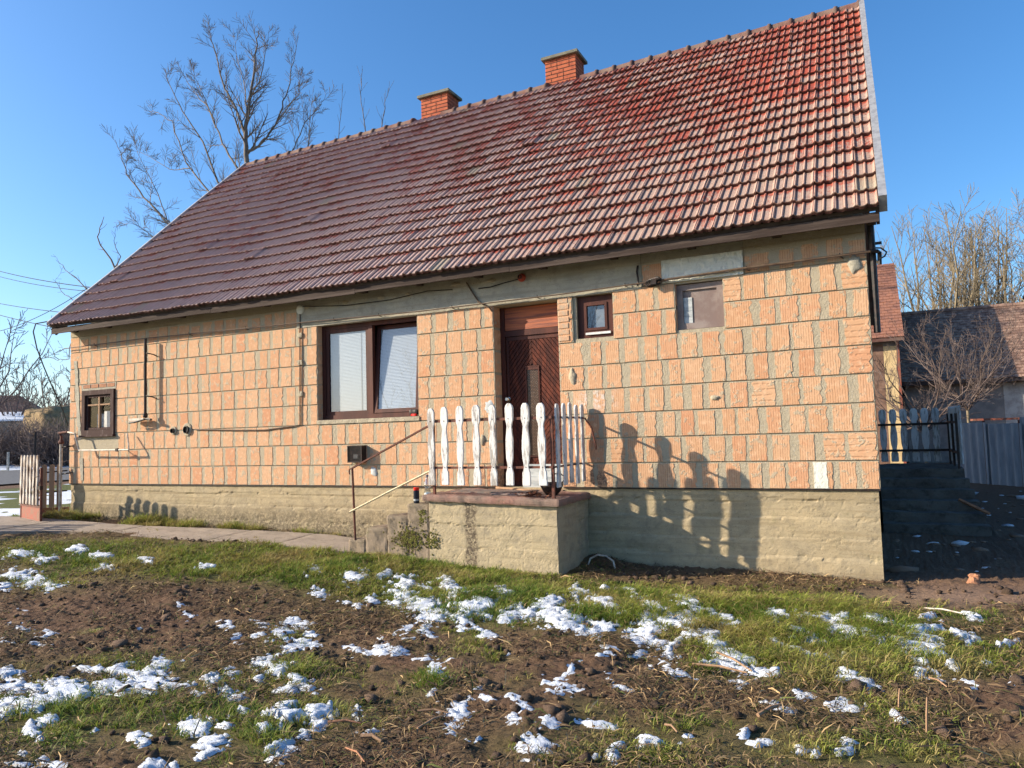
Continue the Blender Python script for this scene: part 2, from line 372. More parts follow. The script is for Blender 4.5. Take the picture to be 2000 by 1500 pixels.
M_PALETILE = m_simple('pale_plain_tile', (0.36, 0.23, 0.165), (0.17, 0.10, 0.075), 0.9, 5, 0.01, 30, th=(0.35, 0.6))
M_HAY = m_simple('straw_stack', (0.30, 0.21, 0.11), (0.20, 0.135, 0.07), 0.95, 5, 0.03, 20)
M_BARK = m_simple('walnut_bark', (0.20, 0.165, 0.135), (0.13, 0.105, 0.09), 0.9, 8, 0.004, 30)
M_BARKY = m_simple('yellow_bark', (0.255, 0.205, 0.13), (0.17, 0.135, 0.095), 0.9, 3, 0.004, 30)
M_TWIG = m_simple('purple_twig', (0.12, 0.085, 0.075), (0.17, 0.13, 0.11), 0.9, 5, 0, 30)
M_TANWOOD = m_simple('tan_wood', (0.36, 0.22, 0.13), (0.28, 0.17, 0.10), 0.85, 10, 0.003, 40, stretch=(1, 1, 0.15))
M_LAMP = m_simple('red_lamp_socket', (0.40, 0.07, 0.04), None, 0.6, bump=0)
M_MAT = m_simple('grey_mat', (0.16, 0.14, 0.13), (0.26, 0.17, 0.13), 0.95, 10, 0.01, 50)
M_MOSS = m_simple('moss_cushion', (0.12, 0.12, 0.022), (0.06, 0.04, 0.018), 0.95, 30, 0.01, 90)
def m_whitepaint():
    k = NT('peeling_white_paint', 0.75, 0.3)
    f = k.ramp(k.math('ADD', k.noise(18, 6, 0.75, stretch=(1.6, 1.6, 0.30)), k.math('MULTIPLY', k.rnd(), 0.11)), 0.55, 0.67)
    b = k.mix(k.noise(8, 3), (0.74, 0.72, 0.69), (0.64, 0.62, 0.60))
    b = k.mix(k.math('MULTIPLY', f, 0.8), b, (0.26, 0.22, 0.18))
    return k.done(b, k.bump(k.math('ADD', k.math('MULTIPLY', f, -1), k.noise(70, 4, stretch=(1, 1, 0.3))), 0.003, 0.8))
M_PAINT = m_whitepaint()
M_PAINTOLD = m_simple('worn_paint_wood', (0.52, 0.48, 0.43), (0.21, 0.15, 0.11), 0.9, 16, 0.003, 60, 0.2, 0, (1.6, 1.6, 0.3), (0.42, 0.60))
def m_glass(name, tint=(0.75, 0.78, 0.8), fr=1.0, base=0.10):
    m = bpy.data.materials.new(name); m.use_nodes = True; t = m.node_tree; t.nodes.clear()
    o = t.nodes.new('ShaderNodeOutputMaterial'); g = t.nodes.new('ShaderNodeBsdfGlossy'); g.inputs['Roughness'].default_value = 0.015
    tr = t.nodes.new('ShaderNodeBsdfTransparent'); tr.inputs[0].default_value = tint+(1,)
    gm = t.nodes.new('ShaderNodeNewGeometry'); dt = t.nodes.new('ShaderNodeVectorMath'); dt.operation = 'DOT_PRODUCT'; t.links.new(gm.outputs['Normal'], dt.inputs[0]); t.links.new(gm.outputs['Incoming'], dt.inputs[1])
    ab = t.nodes.new('ShaderNodeMath'); ab.operation = 'ABSOLUTE'; t.links.new(dt.outputs['Value'], ab.inputs[0])
    iv = t.nodes.new('ShaderNodeMath'); iv.operation = 'SUBTRACT'; iv.inputs[0].default_value = 1.0; t.links.new(ab.outputs[0], iv.inputs[1])
    pw = t.nodes.new('ShaderNodeMath'); pw.operation = 'POWER'; pw.inputs[1].default_value = 5.0; t.links.new(iv.outputs[0], pw.inputs[0])
    f = t.nodes.new('ShaderNodeMath'); f.operation = 'MULTIPLY_ADD'; f.inputs[1].default_value = 0.92; f.inputs[2].default_value = 0.07; t.links.new(pw.outputs[0], f.inputs[0])
    ad = t.nodes.new('ShaderNodeMath'); ad.operation = 'MULTIPLY_ADD'; ad.inputs[1].default_value = fr; ad.inputs[2].default_value = base; ad.use_clamp = True
    t.links.new(f.outputs[0], ad.inputs[0]); mx = t.nodes.new('ShaderNodeMixShader'); t.links.new(ad.outputs[0], mx.inputs[0])
    t.links.new(tr.outputs[0], mx.inputs[1]); t.links.new(g.outputs[0], mx.inputs[2]); t.links.new(mx.outputs[0], o.inputs[0])
    return m
M_GLASS = m_glass('window_glass', (0.97, 0.98, 0.99), 1.15, 0.03)
M_BOTTLE = m_glass('bottle_plastic', (0.80, 0.83, 0.87), 1.0, 0.22)
def m_doorglass():
    k = NT('patterned_door_glass', 0.25, 0.6)
    x = k.n('ShaderNodeTexBrick'); c = k.xyz(); cb = k.n('ShaderNodeCombineXYZ'); k.set(cb.inputs[0], c[0]); k.set(cb.inputs[1], c[2])
    k.set(x.inputs['Vector'], cb.outputs[0]); x.inputs['Scale'].default_value = 14; x.inputs['Mortar Size'].default_value = 0.06
    x.inputs['Color1'].default_value = (0.14, 0.085, 0.055, 1); x.inputs['Color2'].default_value = (0.10, 0.06, 0.04, 1); x.inputs['Mortar'].default_value = (0.05, 0.03, 0.02, 1)
    return k.done(x.outputs[0], k.bump(x.outputs['Fac'], 0.004, 1.0))
M_DOORGLASS = m_doorglass()
def m_col(name, rough=0.85, trans=0.0, bump=None, spec=0.2):
    k = NT(name, rough, spec); a = k.attr('Col').outputs['Color']
    nrm = None
    if bump: nrm = k.bump(k.math('ADD', k.noise(bump[0], 5, 0.7), k.math('MULTIPLY', k.noise(bump[0]*4, 3, 0.7), 0.5)), bump[1], 1.0)
    m = k.done(a, nrm)
    if trans:
        t = k.t; tl = t.nodes.new('ShaderNodeBsdfTranslucent'); t.links.new(a, tl.inputs[0]); mx = t.nodes.new('ShaderNodeMixShader'); mx.inputs[0].default_value = trans
        t.links.new(k.b.outputs[0], mx.inputs[1]); t.links.new(tl.outputs[0], mx.inputs[2]); t.links.new(mx.outputs[0], t.nodes['Material Output'].inputs[0])
    return m
M_GRASS = m_col('grass_blades', 0.6, 0.35)
M_LITTER = m_col('dry_litter', 0.8, 0.0)
def m_soil():
    k = NT('soil', 0.95, 0.15); a = k.attr('Col').outputs['Color']
    v = k.noise(28, 6, 0.75)
    b = k.mix(k.ramp(v, 0.35, 0.7), a, k.mix(1.0, a, (1.55, 1.5, 1.45), 'MULTIPLY'))
    b = k.mix(k.ramp(k.noise(110, 4, 0.7), 0.58, 0.72), b, k.mix(1.0, a, (0.45, 0.45, 0.45), 'MULTIPLY'))
    h = k.math('ADD', k.noise(40, 6, 0.75), k.math('MULTIPLY', k.noise(150, 4, 0.7), 0.5))
    return k.done(b, k.bump(h, 0.022, 1.0))
M_SOIL = m_soil()
def m_snow():
    k = NT('snow', 0.6, 0.3)
    b = k.mix(k.ramp(k.noise(25, 4), 0.55, 0.8), (0.66, 0.70, 0.76), (0.48, 0.52, 0.58))
    b = k.mix(k.ramp(k.noise(70, 4, 0.7, off=(3, 3, 3)), 0.60, 0.66), b, (0.22, 0.20, 0.15))
    return k.done(b, k.bump(k.noise(60, 5, 0.7), 0.012, 1.0))
M_SNOW = m_snow()
# ================================================================== HOUSE
XL, XR = -13.14, 0.0
house = thing('brick_house', 'unplastered terracotta block house with long red tiled roof and brown front door', 'house', (-6.5, 4.3, -0.92))
OPEN = [(-7.36, -5.595, 0.94, 2.365), (-4.41, -3.50, -0.06, 2.345), (-3.30, -2.78, 1.82, 2.35), (-2.02, -1.475, 1.82, 2.36), (-12.76, -11.88, 0.87, 1.65)]
def zc(k, x):
    return k*(0.2963+0.0037*min(1, max(0, (x+3.6)/3.6)))
def cells(x0, x1, z0, z1, opens):
    xs = sorted({x0, x1, *[min(max(v, x0), x1) for o in opens for v in o[:2]]}); zs = sorted({z0, z1, *[min(max(v, z0), z1) for o in opens for v in o[2:]]})
    for a, b in zip(xs, xs[1:]):
        for c, d in zip(zs, zs[1:]):
            if b-a < 1e-6 or d-c < 1e-6: continue
            mx, mz = (a+b)/2, (c+d)/2
            if not any(o[0] < mx < o[1] and o[2] < mz < o[3] for o in opens): yield a, c, b, d
w = MB()
for a, c, b, d in cells(XL, XR, 0.0, 2.83, OPEN): w.box(a, 0.014, c, b, 0.38, d)
# side and rear walls with gables
YB = 9.06
for x0, x1 in ((XL, XL+0.36), (XR-0.36, XR)):
    w.prism([(0.381, 0), (YB-0.001, 0), (YB-0.001, 2.75), (4.35, 7.15), (0.381, 3.15)], x0+0.012*(x0 < -5), x1-0.012*(x1 > -5), 'yz')
w.box(XL, YB, 0.0, XR, YB+0.3, 2.8)
wall = part('wall', w, M_MORTAR, house)
# --- mortar beds of each course
MS = MB()
GAP = 0.006
def spans(z0, z1):
    zm = (z0+z1)/2; s = [(XL, XR)]
    for o in OPEN:
        if o[2] < zm < o[3]:
            n = []
            for a, b in s:
                if o[0] > a and o[1] < b: n += [(a, o[0]), (o[1], b)]
                else: n.append((a, b))
            s = n
    return s
BLOCKS = []     # x centre, z0, width, height, horizontal?
for k in range(9):
    for a, b in spans(zc(k, -6)+0.02, zc(k+1, -6)-0.02):
        if k == 8:
            segs = [(XL, -7.74), (-2.41, -2.16), (-1.235, XR)]
            segs = [q for q in segs if q[0] >= a-1e-6 and q[1] <= b+1e-6]
        else: segs = [(a, b)]
        for a2, b2 in segs:
            # strips in short lengths so that each follows the course line
            n = max(1, int((b2-a2)/0.8)); xs = np.linspace(a2, b2, n+1)
            for p, q in zip(xs, xs[1:]):
                xm = (p+q)/2; z0 = zc(k, xm)+GAP; z1 = zc(k+1, xm)-GAP
                if k == 8: z1 = z0+0.27
                for o in OPEN:      # leave the course clear of an opening that cuts into it
                    if o[0] < xm < o[1]:
                        if z0 < o[3] < z1: z0 = o[3]+0.002
                        if z0 < o[2] < z1: z1 = o[2]-0.002
                if z1-z0 > 0.02: MS.box(p, 0.0, z0, q-0.0005, 0.02, z1)
            # blocks from the right-hand end
            x = b2-0.004; i = 0
            while x > a2+0.05:
                pitch = (0.236 if x > -3.4 else 0.252)*random.uniform(0.92, 1.08)
                if i == 0 and b2 != XR and random.random() < 0.5: pitch *= 0.72
                hz = False
                if i == 0 and b2 == XR:
                    hz = k in (1, 4, 5, 7); pitch = 0.30 if hz else (0.24 if k % 2 else 0.21)
                elif i == 1 and k == 1 and b2 == XR: hz = True; pitch = 0.30
                elif random.random() < 0.014: hz = True; pitch *= 1.2
                if a2 == -1.475 and k == 7 and x-pitch < a2+0.12: hz = True
                last = x-pitch < a2+0.10
                if last: pitch = x-a2-0.002
                m = random.choice((0.025, 0.045, 0.055, 0.065, 0.085))*random.uniform(.85, 1.15) if not last else 0.0
                if i == 0 and b2 in (XR,): pass
                wd_ = pitch-m
                xc_ = x-wd_/2
                z0 = zc(k, xc_)+GAP+0.001; hh = zc(k+1, xc_)-GAP-0.001-z0
                if k == 8: hh = random.uniform(0.20, 0.27)
                ok = True
                for o in OPEN:
                    if o[0] < xc_ < o[1]:
                        if z0 < o[3] < z0+hh: ok = False
                        if z0 < o[2] < z0+hh: ok = False
                if ok and wd_ > 0.06: BLOCKS.append((xc_, z0, wd_, hh, hz))
                x -= pitch; i += 1
MS.box(-7.36, 0.001, 0.895, -5.595, 0.02, 0.94); MS.box(-7.72, -0.002, 0.90, -7.361, 0.02, 0.905)
part('mortar_bed', MS, M_MORTAR, wall, kind='stuff')
def block_mesh(v, straight=False):
    rr = random.Random(v); n = 8; L_ = []; R_ = []
    for i in range(n):
        z = i/(n-1)+(rr.uniform(-.05, .05) if 0 < i < n-1 else 0); j = 0 if straight else 1
        L_.append((-0.5+j*max(0, rr.gauss(0.03, 0.036)), z)); R_.append((0.5-j*max(0, rr.gauss(0.03, 0.036)), z))
    top = 1.0-(0 if straight else abs(rr.gauss(0, 0.03)))
    L_[-1] = (L_[-1][0]+0.01, top); R_[-1] = (R_[-1][0]-0.01, top)
    poly = L_+R_[::-1]; poly = [(x, min(z, top)) for x, z in poly]
    m = MB(); m.v = [(x, 0.006, z) for x, z in poly]+[(x*0.992, -0.0035, 0.006+z*0.988) for x, z in poly]
    N = len(poly); m.f = [tuple(reversed([N+i for i in range(N)]))] + [(i, (i+1) % N, N+(i+1) % N, N+i) for i in range(N)]
    return m
BM = [block_mesh(i) for i in range(16)]; BMS = block_mesh(99, True)
BME = [b.mesh('block') for b in BM]; BMEH = [b.mesh('block_h') for b in BM[:5]]; BMSE = BMS.mesh('block_end')
for me in BME: me.materials.append(M_BLOCK)
for me in BMEH: me.materials.append(M_BLOCKH)
BMSE.materials.append(M_BLOCK)
BLOCKS.sort(key=lambda q: -q[0])
rest = {False: MB(), True: MB()}
for i, (xc_, z0, w_, h_, hz) in enumerate(BLOCKS):
    vi = random.randrange(5 if hz else 16)
    if i < 292:
        o = bpy.data.objects.new('brick', (BMEH if hz else BME)[vi]); COL.objects.link(o); o.parent = wall
        o.location = Vector((xc_, random.uniform(-0.002, 0.002), z0))-WO[wall]; o.scale = (w_*random.choice((1, -1)), 1, h_)
    else:
        R_ = rest[hz]; b = BM[vi]; n = len(R_.v); r_ = random.random(); s_ = random.choice((1, -1)); dy = random.uniform(-0.002, 0.002)
        R_.v += [(xc_+x*w_*s_, y+dy, z0+z*h_) for x, y, z in b.v]
        R_.f += [tuple(n+q for q in (f if s_ > 0 else f[::-1])) for f in b.f]; R_.rnd += [r_]*len(b.v)
def add_rnd(o, vals):
    a = o.data.attributes.new('rnd', 'FLOAT', 'POINT'); a.data.foreach_set('value', np.array(vals, np.float32))
for hz in (False, True):
    if rest[hz].v:
        o = part('brick', rest[hz], M_BLOCKH if hz else M_BLOCK, wall, kind='stuff'); add_rnd(o, rest[hz].rnd)
# reveals of block in the openings and the blocks of the right gable end
rv = MB(); rr_ = []
def rev(x0, y0, z0, x1, y1, z1): rv.box(x0, y0, z0, x1, y1, z1); rr_.extend([random.random()]*8)
for k in range(3, 8):
    rev(-7.375, 0.012, zc(k, -7)+0.05*(k == 3)+0.006, -7.352, 0.13, zc(k+1, -7)-0.008)
for k in range(0, 8): rev(-4.43, 0.012, zc(k, -4)+0.006, -4.402, 0.18, zc(k+1, -4)-0.03)
for k in range(6, 8):
    rev(-2.04, 0.012, zc(k, -2)+0.03, -2.012, 0.10, zc(k+1, -2)-0.02)
for k in range(9):
    y = 0.0
    while y < YB-0.1:
        p_ = random.uniform(0.23, 0.27); rev(-0.02, y+0.02+0.012*(y == 0), k*0.3+0.006, 0.004, min(y+p_-0.02, YB), k*0.3+0.292); y += p_
o = part('brick', rv, M_BLOCK, wall, kind='stuff'); add_rnd(o, rr_)
def rough_panel0(x0, x1, z0, z1, y):
    m = MB(); rr = random.Random(5); P_ = []
    for k in range(7): P_.append((x0+rr.uniform(0, .012), z0+(z1-z0)*k/6))
    for k in range(6, -1, -1): P_.append((x1-rr.uniform(0, .014), z0+(z1-z0)*k/6))
    m.prism(P_, y, 0.001); return m
# white lime patch and mortar dabs on the face of the wall
def dab(cx, cz, rx, rz, mat, name, seed, y=-0.016, parent=None):
    m = MB(); rr = random.Random(seed); n = 18; p = []
    for i in range(n):
        a = 2*math.pi*i/n; q = 1+rr.uniform(-0.22, 0.22); p.append((cx+rx*q*math.cos(a), cz+rz*q*math.sin(a)))
    m.v = [(x, -0.004, z) for x, z in p]+[(cx+(x-cx)*0.82, y, cz+(z-cz)*0.82) for x, z in p]+[(cx, y-0.004, cz)]
    m.f = [(i, (i+1) % n, n+(i+1) % n, n+i) for i in range(n)]+[(n+i, n+(i+1) % n, 2*n) for i in range(n)]
    return part(name, m, mat, parent or wall, smooth=True)
part('lime_patch', rough_panel0(-0.635, -0.487, 0.01, 0.285, -0.008), M_FOAM, wall)
dab(-3.33, 1.36, 0.045, 0.10, M_MORTAR, 'mortar_dab', 2)
dab(-4.50, 1.04, 0.065, 0.085, M_WHITEBOARD, 'lime_patch', 3, -0.009)
dab(-6.36, 0.20, 0.055, 0.07, M_WHITEBOARD, 'mortar_dab', 4, -0.012); dab(-4.62, 0.60, 0.04, 0.07, M_MORTAR, 'mortar_dab', 5)
dab(-1.62, 1.02, 0.05, 0.03, M_MORTAR, 'mortar_dab', 6); dab(-0.12, 2.36, 0.07, 0.10, M_BEAM, 'mortar_dab', 7); pass
for i in range(6): dab(-7.5+i*0.62+random.uniform(-.1, .1), 2.68+random.uniform(-.04, .03), 0.07, 0.03, M_MORTAR, 'mortar_dab', 20+i, -0.022)
# vertical mortar-filled chase left of the small window
ch = MB(); z = 2.22; x = -12.98
pts = []
while z > 0.0:
    pts.append((x, z)); z -= 0.08; x += random.uniform(0.0, 0.018)
m_ = MB()
for (x0, z0), (x1, z1) in zip(pts, pts[1:]):
    if 0.5 < z0 < 0.88: continue
    wv = 0.035+0.02*random.random(); m_.quad((x0-wv, -0.010, z0), (x1-wv, -0.010, z1), (x1+wv, -0.011, z1), (x0+wv, -0.011, z0))
part('mortar_chase', m_, M_BEAM, wall)
# --- ring beam over the windows, rough front
def rough_panel(x0, x1, z0, z1, y, step, amp, seed, freq=9, ledges=None, y2=None):
    nx = max(2, int((x1-x0)/step)); nz = max(2, int((z1-z0)/step))
    X, Z = np.meshgrid(np.linspace(x0, x1, nx+1), np.linspace(z0, z1, nz+1))
    D = fbm(X*freq, Z*freq, 3, seed, 0.5)*amp*0.8+fbm(X*freq*5, Z*freq*6, 3, seed+7, 0.6)*amp*0.30
    if ledges is not None: D = D+ledges(X, Z)
    V = np.stack([X, y+D, Z], -1).reshape(-1, 3)
    i = np.arange(nx*nz); r = i//nx; c = i % nx; a = r*(nx+1)+c
    F_ = np.stack([a, a+1, a+nx+2, a+nx+1], -1)
    m = MB(); m.v = [tuple(q) for q in V]; m.f = [tuple(q) for q in F_.tolist()]
    # returns to the back so the panel has a body
    n = len(m.v); yb = y+0.05 if y2 is None else y2
    edge = [j for j in range(nx+1)]+[r*(nx+1)+nx for r in range(1, nz+1)]+[nz*(nx+1)+c for c in range(nx-1, -1, -1)]+[r*(nx+1) for r in range(nz-1, 0, -1)]
    m.v += [(m.v[e][0], yb, m.v[e][2]) for e in edge]; k = len(edge)
    m.f += [(edge[i], n+i, n+(i+1) % k, edge[(i+1) % k]) for i in range(k)]
    return m
bm_ = rough_panel(-7.74, -2.41, 2.352, 2.82, -0.012, 0.03, 0.010, 5, 7, y2=0.30)
beam = part('lintel_beam', bm_, M_BEAM, house, smooth=False)
part('mortar_band', rough_panel(XL, -7.745, 2.66, 2.82, -0.003, 0.04, 0.008, 8, y2=0.02), M_MORTAR, house)
part('mortar_band', rough_panel(-1.23, XR, 2.69, 2.82, -0.004, 0.03, 0.010, 9, y2=0.02), M_MORTAR, house)
part('mortar_band', rough_panel(-2.405, -1.235, 2.66, 2.82, -0.003, 0.03, 0.006, 10, y2=0.02), M_BEAM, house)
fp = rough_panel(-2.16, -1.24, 2.385, 2.655, -0.020, 0.012, 0.012, 12, 30, y2=0.02); part('foam_insulation_panel', fp, M_FOAM, house)
# --- plinth
def ledge(X, Z):
    d = np.zeros_like(X)
    for z0, a in ((-0.13, 0.010), (-0.33, -0.012), (-0.55, -0.008), (-0.75, -0.012)):
        zz = z0+fbm(X*1.1, X*0+z0, 2, 3)*0.03; d = d+a*sstep(zz+0.008, zz-0.008, Z)
        hole = sstep(0.15, 0.5, fbm(X*9, Z*20, 3, 31))*np.exp(-((Z-zz)/0.025)**2); d = d+hole*0.012
    pit = sstep(0.40, 0.65, fbm(X*22, Z*22, 3, 77))*0.003
    return d+pit
pl = rough_panel(-13.12, -0.02, -1.15, -0.004, 0.022, 0.024, 0.006, 21, 6, ledge, y2=0.25)
plinth = part('plinth', pl, M_PLINTH, house)
pb = MB(); pb.box(XL+0.02, 0.25, -1.15, XR-0.02, YB, -0.006); part('plinth_core', pb, M_PLINTH, house)
tr = MB(); tr.box(XL, -0.001, -0.012, -4.42, 0.02, 0.003); tr.box(-3.49, -0.001, -0.012, XR, 0.02, 0.003); part('damp_course', tr, M_BLACK, house)

# ------------------------------------------------------------------ roof
RX0, RX1 = -13.20, 0.14
EY, EZ = -0.37, 2.822; RY = 4.33
def ridz(x): return 7.30+0.10*(x-RX0)/(RX1-RX0)
ANG = math.atan2(ridz(-6.5)-EZ, RY-EY); SL = math.hypot(RY-EY, ridz(-6.5)-EZ)
RD = Vector((0, math.cos(ANG), math.sin(ANG))); RN = Vector((0, -math.sin(ANG), math.cos(ANG)))
def roofp(x, s, n=0.0):
    """s metres up the slope"""
    f = s/SL; p = Vector((x, EY, EZ))+(Vector((x, RY, ridz(x)))-Vector((x, EY, EZ)))*f+RN*n
    p.z += -0.03*math.sin(math.pi*(x-RX0)/(RX1-RX0))*(1-f)+0.02*math.sin(x*1.7+s)*math.sin(math.pi*min(1, max(0, f)))
    return p
rb = MB(); N = 40
for i in range(N):
    xa = RX0+(RX1-RX0)*i/N; xb = RX0+(RX1-RX0)*(i+1)/N
    for s0, s1 in ((0.03, SL/3), (SL/3, 2*SL/3), (2*SL/3, SL)):
        rb.quad(roofp(xa, s0, 0.0), roofp(xb, s0, 0.0), roofp(xb, s1, 0.0), roofp(xa, s1, 0.0))
        rb.quad(roofp(xa, s0, -0.05), roofp(xa, s1, -0.05), roofp(xb, s1, -0.05), roofp(xb, s0, -0.05))
    rb.quad(roofp(xa, 0.03, -0.05), roofp(xb, 0.03, -0.05), roofp(xb, 0.03, 0), roofp(xa, 0.03, 0))
rb.quad(roofp(RX0, 0.03, 0), roofp(RX0, SL, 0), roofp(RX0, SL, -0.05), roofp(RX0, 0.03, -0.05))
rb.quad(roofp(RX1, 0.03, 0), roofp(RX1, 0.03, -0.05), roofp(RX1, SL, -0.05), roofp(RX1, SL, 0))
roof = part('roof', rb, M_SOFFIT, house)
# rear slope
bs = MB(); by = 2*RY-EY
for i in range(20):
    f0, f1 = i/20, (i+1)/20
    for xa, xb in ((RX0, RX1),):
        y0 = RY+(by-RY)*f0; y1 = RY+(by-RY)*f1; z0a = ridz(xa)+(EZ-ridz(xa))*f0; z1a = ridz(xa)+(EZ-ridz(xa))*f1; z0b = ridz(xb)+(EZ-ridz(xb))*f0; z1b = ridz(xb)+(EZ-ridz(xb))*f1
        bs.quad((xa, y0, z0a+0.02), (xb, y0, z0b+0.02), (xb, y1, z1b+0.05), (xa, y1, z1a+0.05))
bs.quad((RX0, RY, ridz(RX0)-0.07), (RX0, by, EZ-0.05), (RX1, by, EZ-0.05), (RX1, RY, ridz(RX1)-0.07))
part('rear_slope', bs, M_OLDTILE, roof)
NC, NR = 66, 20; TW = (RX1-RX0)/NC; EX = SL/NR; TL = EX*1.12
PROF0 = [(0, .015), (.045, .021), (.085, .017), (.125, .003), (.20, 0), (.34, 0), (.41, .003), (.45, .014), (.49, .018), (.53, .014), (.57, .002), (.70, 0), (.83, 0), (.88, .004), (.925, .017), (.965, .022), (1.0, .016)]
PROF = [(u, h*0.95) for u, h in PROF0]
def tile_geo(seed):
    rr = random.Random(seed); v = []; f = []; uv = []
    n = len(PROF)
    for row, (yy, nn) in enumerate(((0, .010), (0, .050), (TL, .003))):
        for i, (u, h) in enumerate(PROF):
            v.append((u*TW*0.992, yy+(0.003*math.sin(u*9+seed) if row < 2 else 0), nn+h*(1.0 if row else 0.9))); uv.append((u, (-0.1, 0.0, 1.0)[row], h))
    for row in (0, 1):
        for i in range(n-1):
            a = row*n+i; f.append((a, a+1, a+n+1, a+n))
    a = n; f.append((0, n, 2*n)); f.append((n-1, 3*n-1, 2*n-1))
    return v, f, uv
TG = [tile_geo(i) for i in range(4)]
def uvset(me, uvs):
    l = me.uv_layers.new(name='UVMap'); idx = np.empty(len(me.loops), np.int32); me.loops.foreach_get('vertex_index', idx)
    l.data.foreach_set('uv', np.array([(a[0], a[1]) for a in uvs], np.float32)[idx].ravel())
TM = []
for v, f, uv in TG:
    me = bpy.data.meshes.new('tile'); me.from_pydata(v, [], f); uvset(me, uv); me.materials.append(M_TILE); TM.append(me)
tiles = []
for r in range(NR):
    for c in range(NC):
        x = RX0+c*TW; p = roofp(x, r*EX); q = roofp(x+TW/2, r*EX+0.15)
        tiles.append((project(np.array(q))[2], x, r, c, p))
tiles.sort(key=lambda t: t[0])
JT = MB()
for i, (d, x, r, c, p) in enumerate(tiles):
    vi = random.randrange(4); ex = ANG+random.gauss(0, 0.005); ey = random.gauss(0, 0.012); ez = random.gauss(0, 0.007)
    lift = random.uniform(0, 0.005)+(0.02 if random.random() < 0.006 else 0)
    loc = p+RN*lift+RD*random.gauss(0, 0.005)
    M = Matrix.Rotation(ex, 4, 'X') @ Matrix.Rotation(ey, 4, 'Y') @ Matrix.Rotation(ez, 4, 'Z')
    if i < 298:
        o = bpy.data.objects.new('tile', TM[vi]); COL.objects.link(o); o.parent = roof
        o.matrix_local = Matrix.Translation(loc-WO[roof]) @ M
    else:
        v, f, uv = TG[vi]; n = len(JT.v); M3 = M.to_3x3()
        JT.v += [tuple(loc+M3 @ Vector(q)) for q in v]; JT.f += [tuple(n+a for a in q) for q in f]; JT.uv += uv; JT.rnd += [random.random()]*len(v)
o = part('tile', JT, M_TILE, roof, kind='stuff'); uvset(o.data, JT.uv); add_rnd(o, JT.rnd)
# ridge tiles
def ridge_cap(x0, ln):
    m = MB(); n = 9; secs = [(0, 0.125), (0.05, 0.135), (0.07, 0.113), (ln*1.04, 0.103)]
    for s, r in secs:
        for k in range(n):
            a = math.pi*(-0.08+1.16*k/(n-1)); m.v.append((x0+ln-s+0.03, RY+0.0-r*math.cos(a), ridz(x0)-0.052+r*math.sin(a)))
    for i in range(len(secs)-1):
        for k in range(n-1):
            a = i*n+k; m.f.append((a, a+n, a+n+1, a+1))
    m.f.append(tuple(range(n))); 
    return m
for i in range(39):
    ln = (RX1-RX0)/39
    if not (-8.25 < RX0+(i+.5)*ln < -7.6 or -5.38 < RX0+(i+.5)*ln < -4.75):
        part('ridge_tile', ridge_cap(RX0+i*ln, ln), M_OLDTILE, roof, smooth=True)
# verges
def slope_strip(x0, x1, s0, s1, n0, n1):
    m = MB(); segs = 8
    for i in range(segs):
        a, b = s0+(s1-s0)*i/segs, s0+(s1-s0)*(i+1)/segs
        P = [roofp(RX0+0.01 if x0 < -5 else RX1-0.01, s_, n_) for s_ in (a, b) for n_ in (n0, n1)]
        for q in P: q.x = 0
        A = [Vector((x, q.y, q.z)) for q in P for x in (x0, x1)]
        # A: a-n0-x0, a-n0-x1, a-n1-x0, a-n1-x1, b...
        m.quad(A[0], A[1], A[5], A[4]); m.quad(A[2], A[6], A[7], A[3]); m.quad(A[0], A[4], A[6], A[2]); m.quad(A[1], A[3], A[7], A[5])
        if i == 0: m.quad(A[0], A[2], A[3], A[1])
        if i == segs-1: m.quad(A[4], A[5], A[7], A[6])
    return m
part('verge_flashing', slope_strip(RX1+0.001, RX1+0.075, 0.08, SL+0.06, -0.10, 0.085), M_ZINC, roof)
part('verge_flashing', slope_strip(RX0-0.04, RX0-0.001, 0.05, SL+0.02, -0.05, 0.075), M_ZINC, roof)
part('verge_board', slope_strip(RX1-0.03, RX1+0.0005, -0.0, SL, -0.19, -0.052), M_FASCIA, roof)
part('verge_board', slope_strip(RX0, RX0+0.03, -0.0, SL, -0.19, -0.052), M_FASCIA, roof)
fb = MB()
for a, b, dz in ((-13.19, -9.2, 0.0), (-9.195, -6.4, -0.012), (-6.395, -4.0, 0.004), (-3.995, 0.135, 0.0)): fb.box(a, -0.325, 2.695+dz, b, -0.30, 2.79+dz)
part('fascia_board', fb, M_FASCIA, roof)
sf = MB(); sf.box(-13.17, -0.299, 2.775, 0.12, -0.004, 2.80)
for i in range(15):
    x = -13.0+i*0.93; sf.box(x, -0.26, 2.74, x+0.09, -0.006, 2.774)
part('soffit', sf, M_SOFFIT, roof)
sp = MB(); a = MB(); sp.box(-11.9, -0.332, 2.668, -9.7, -0.3255, 2.690)

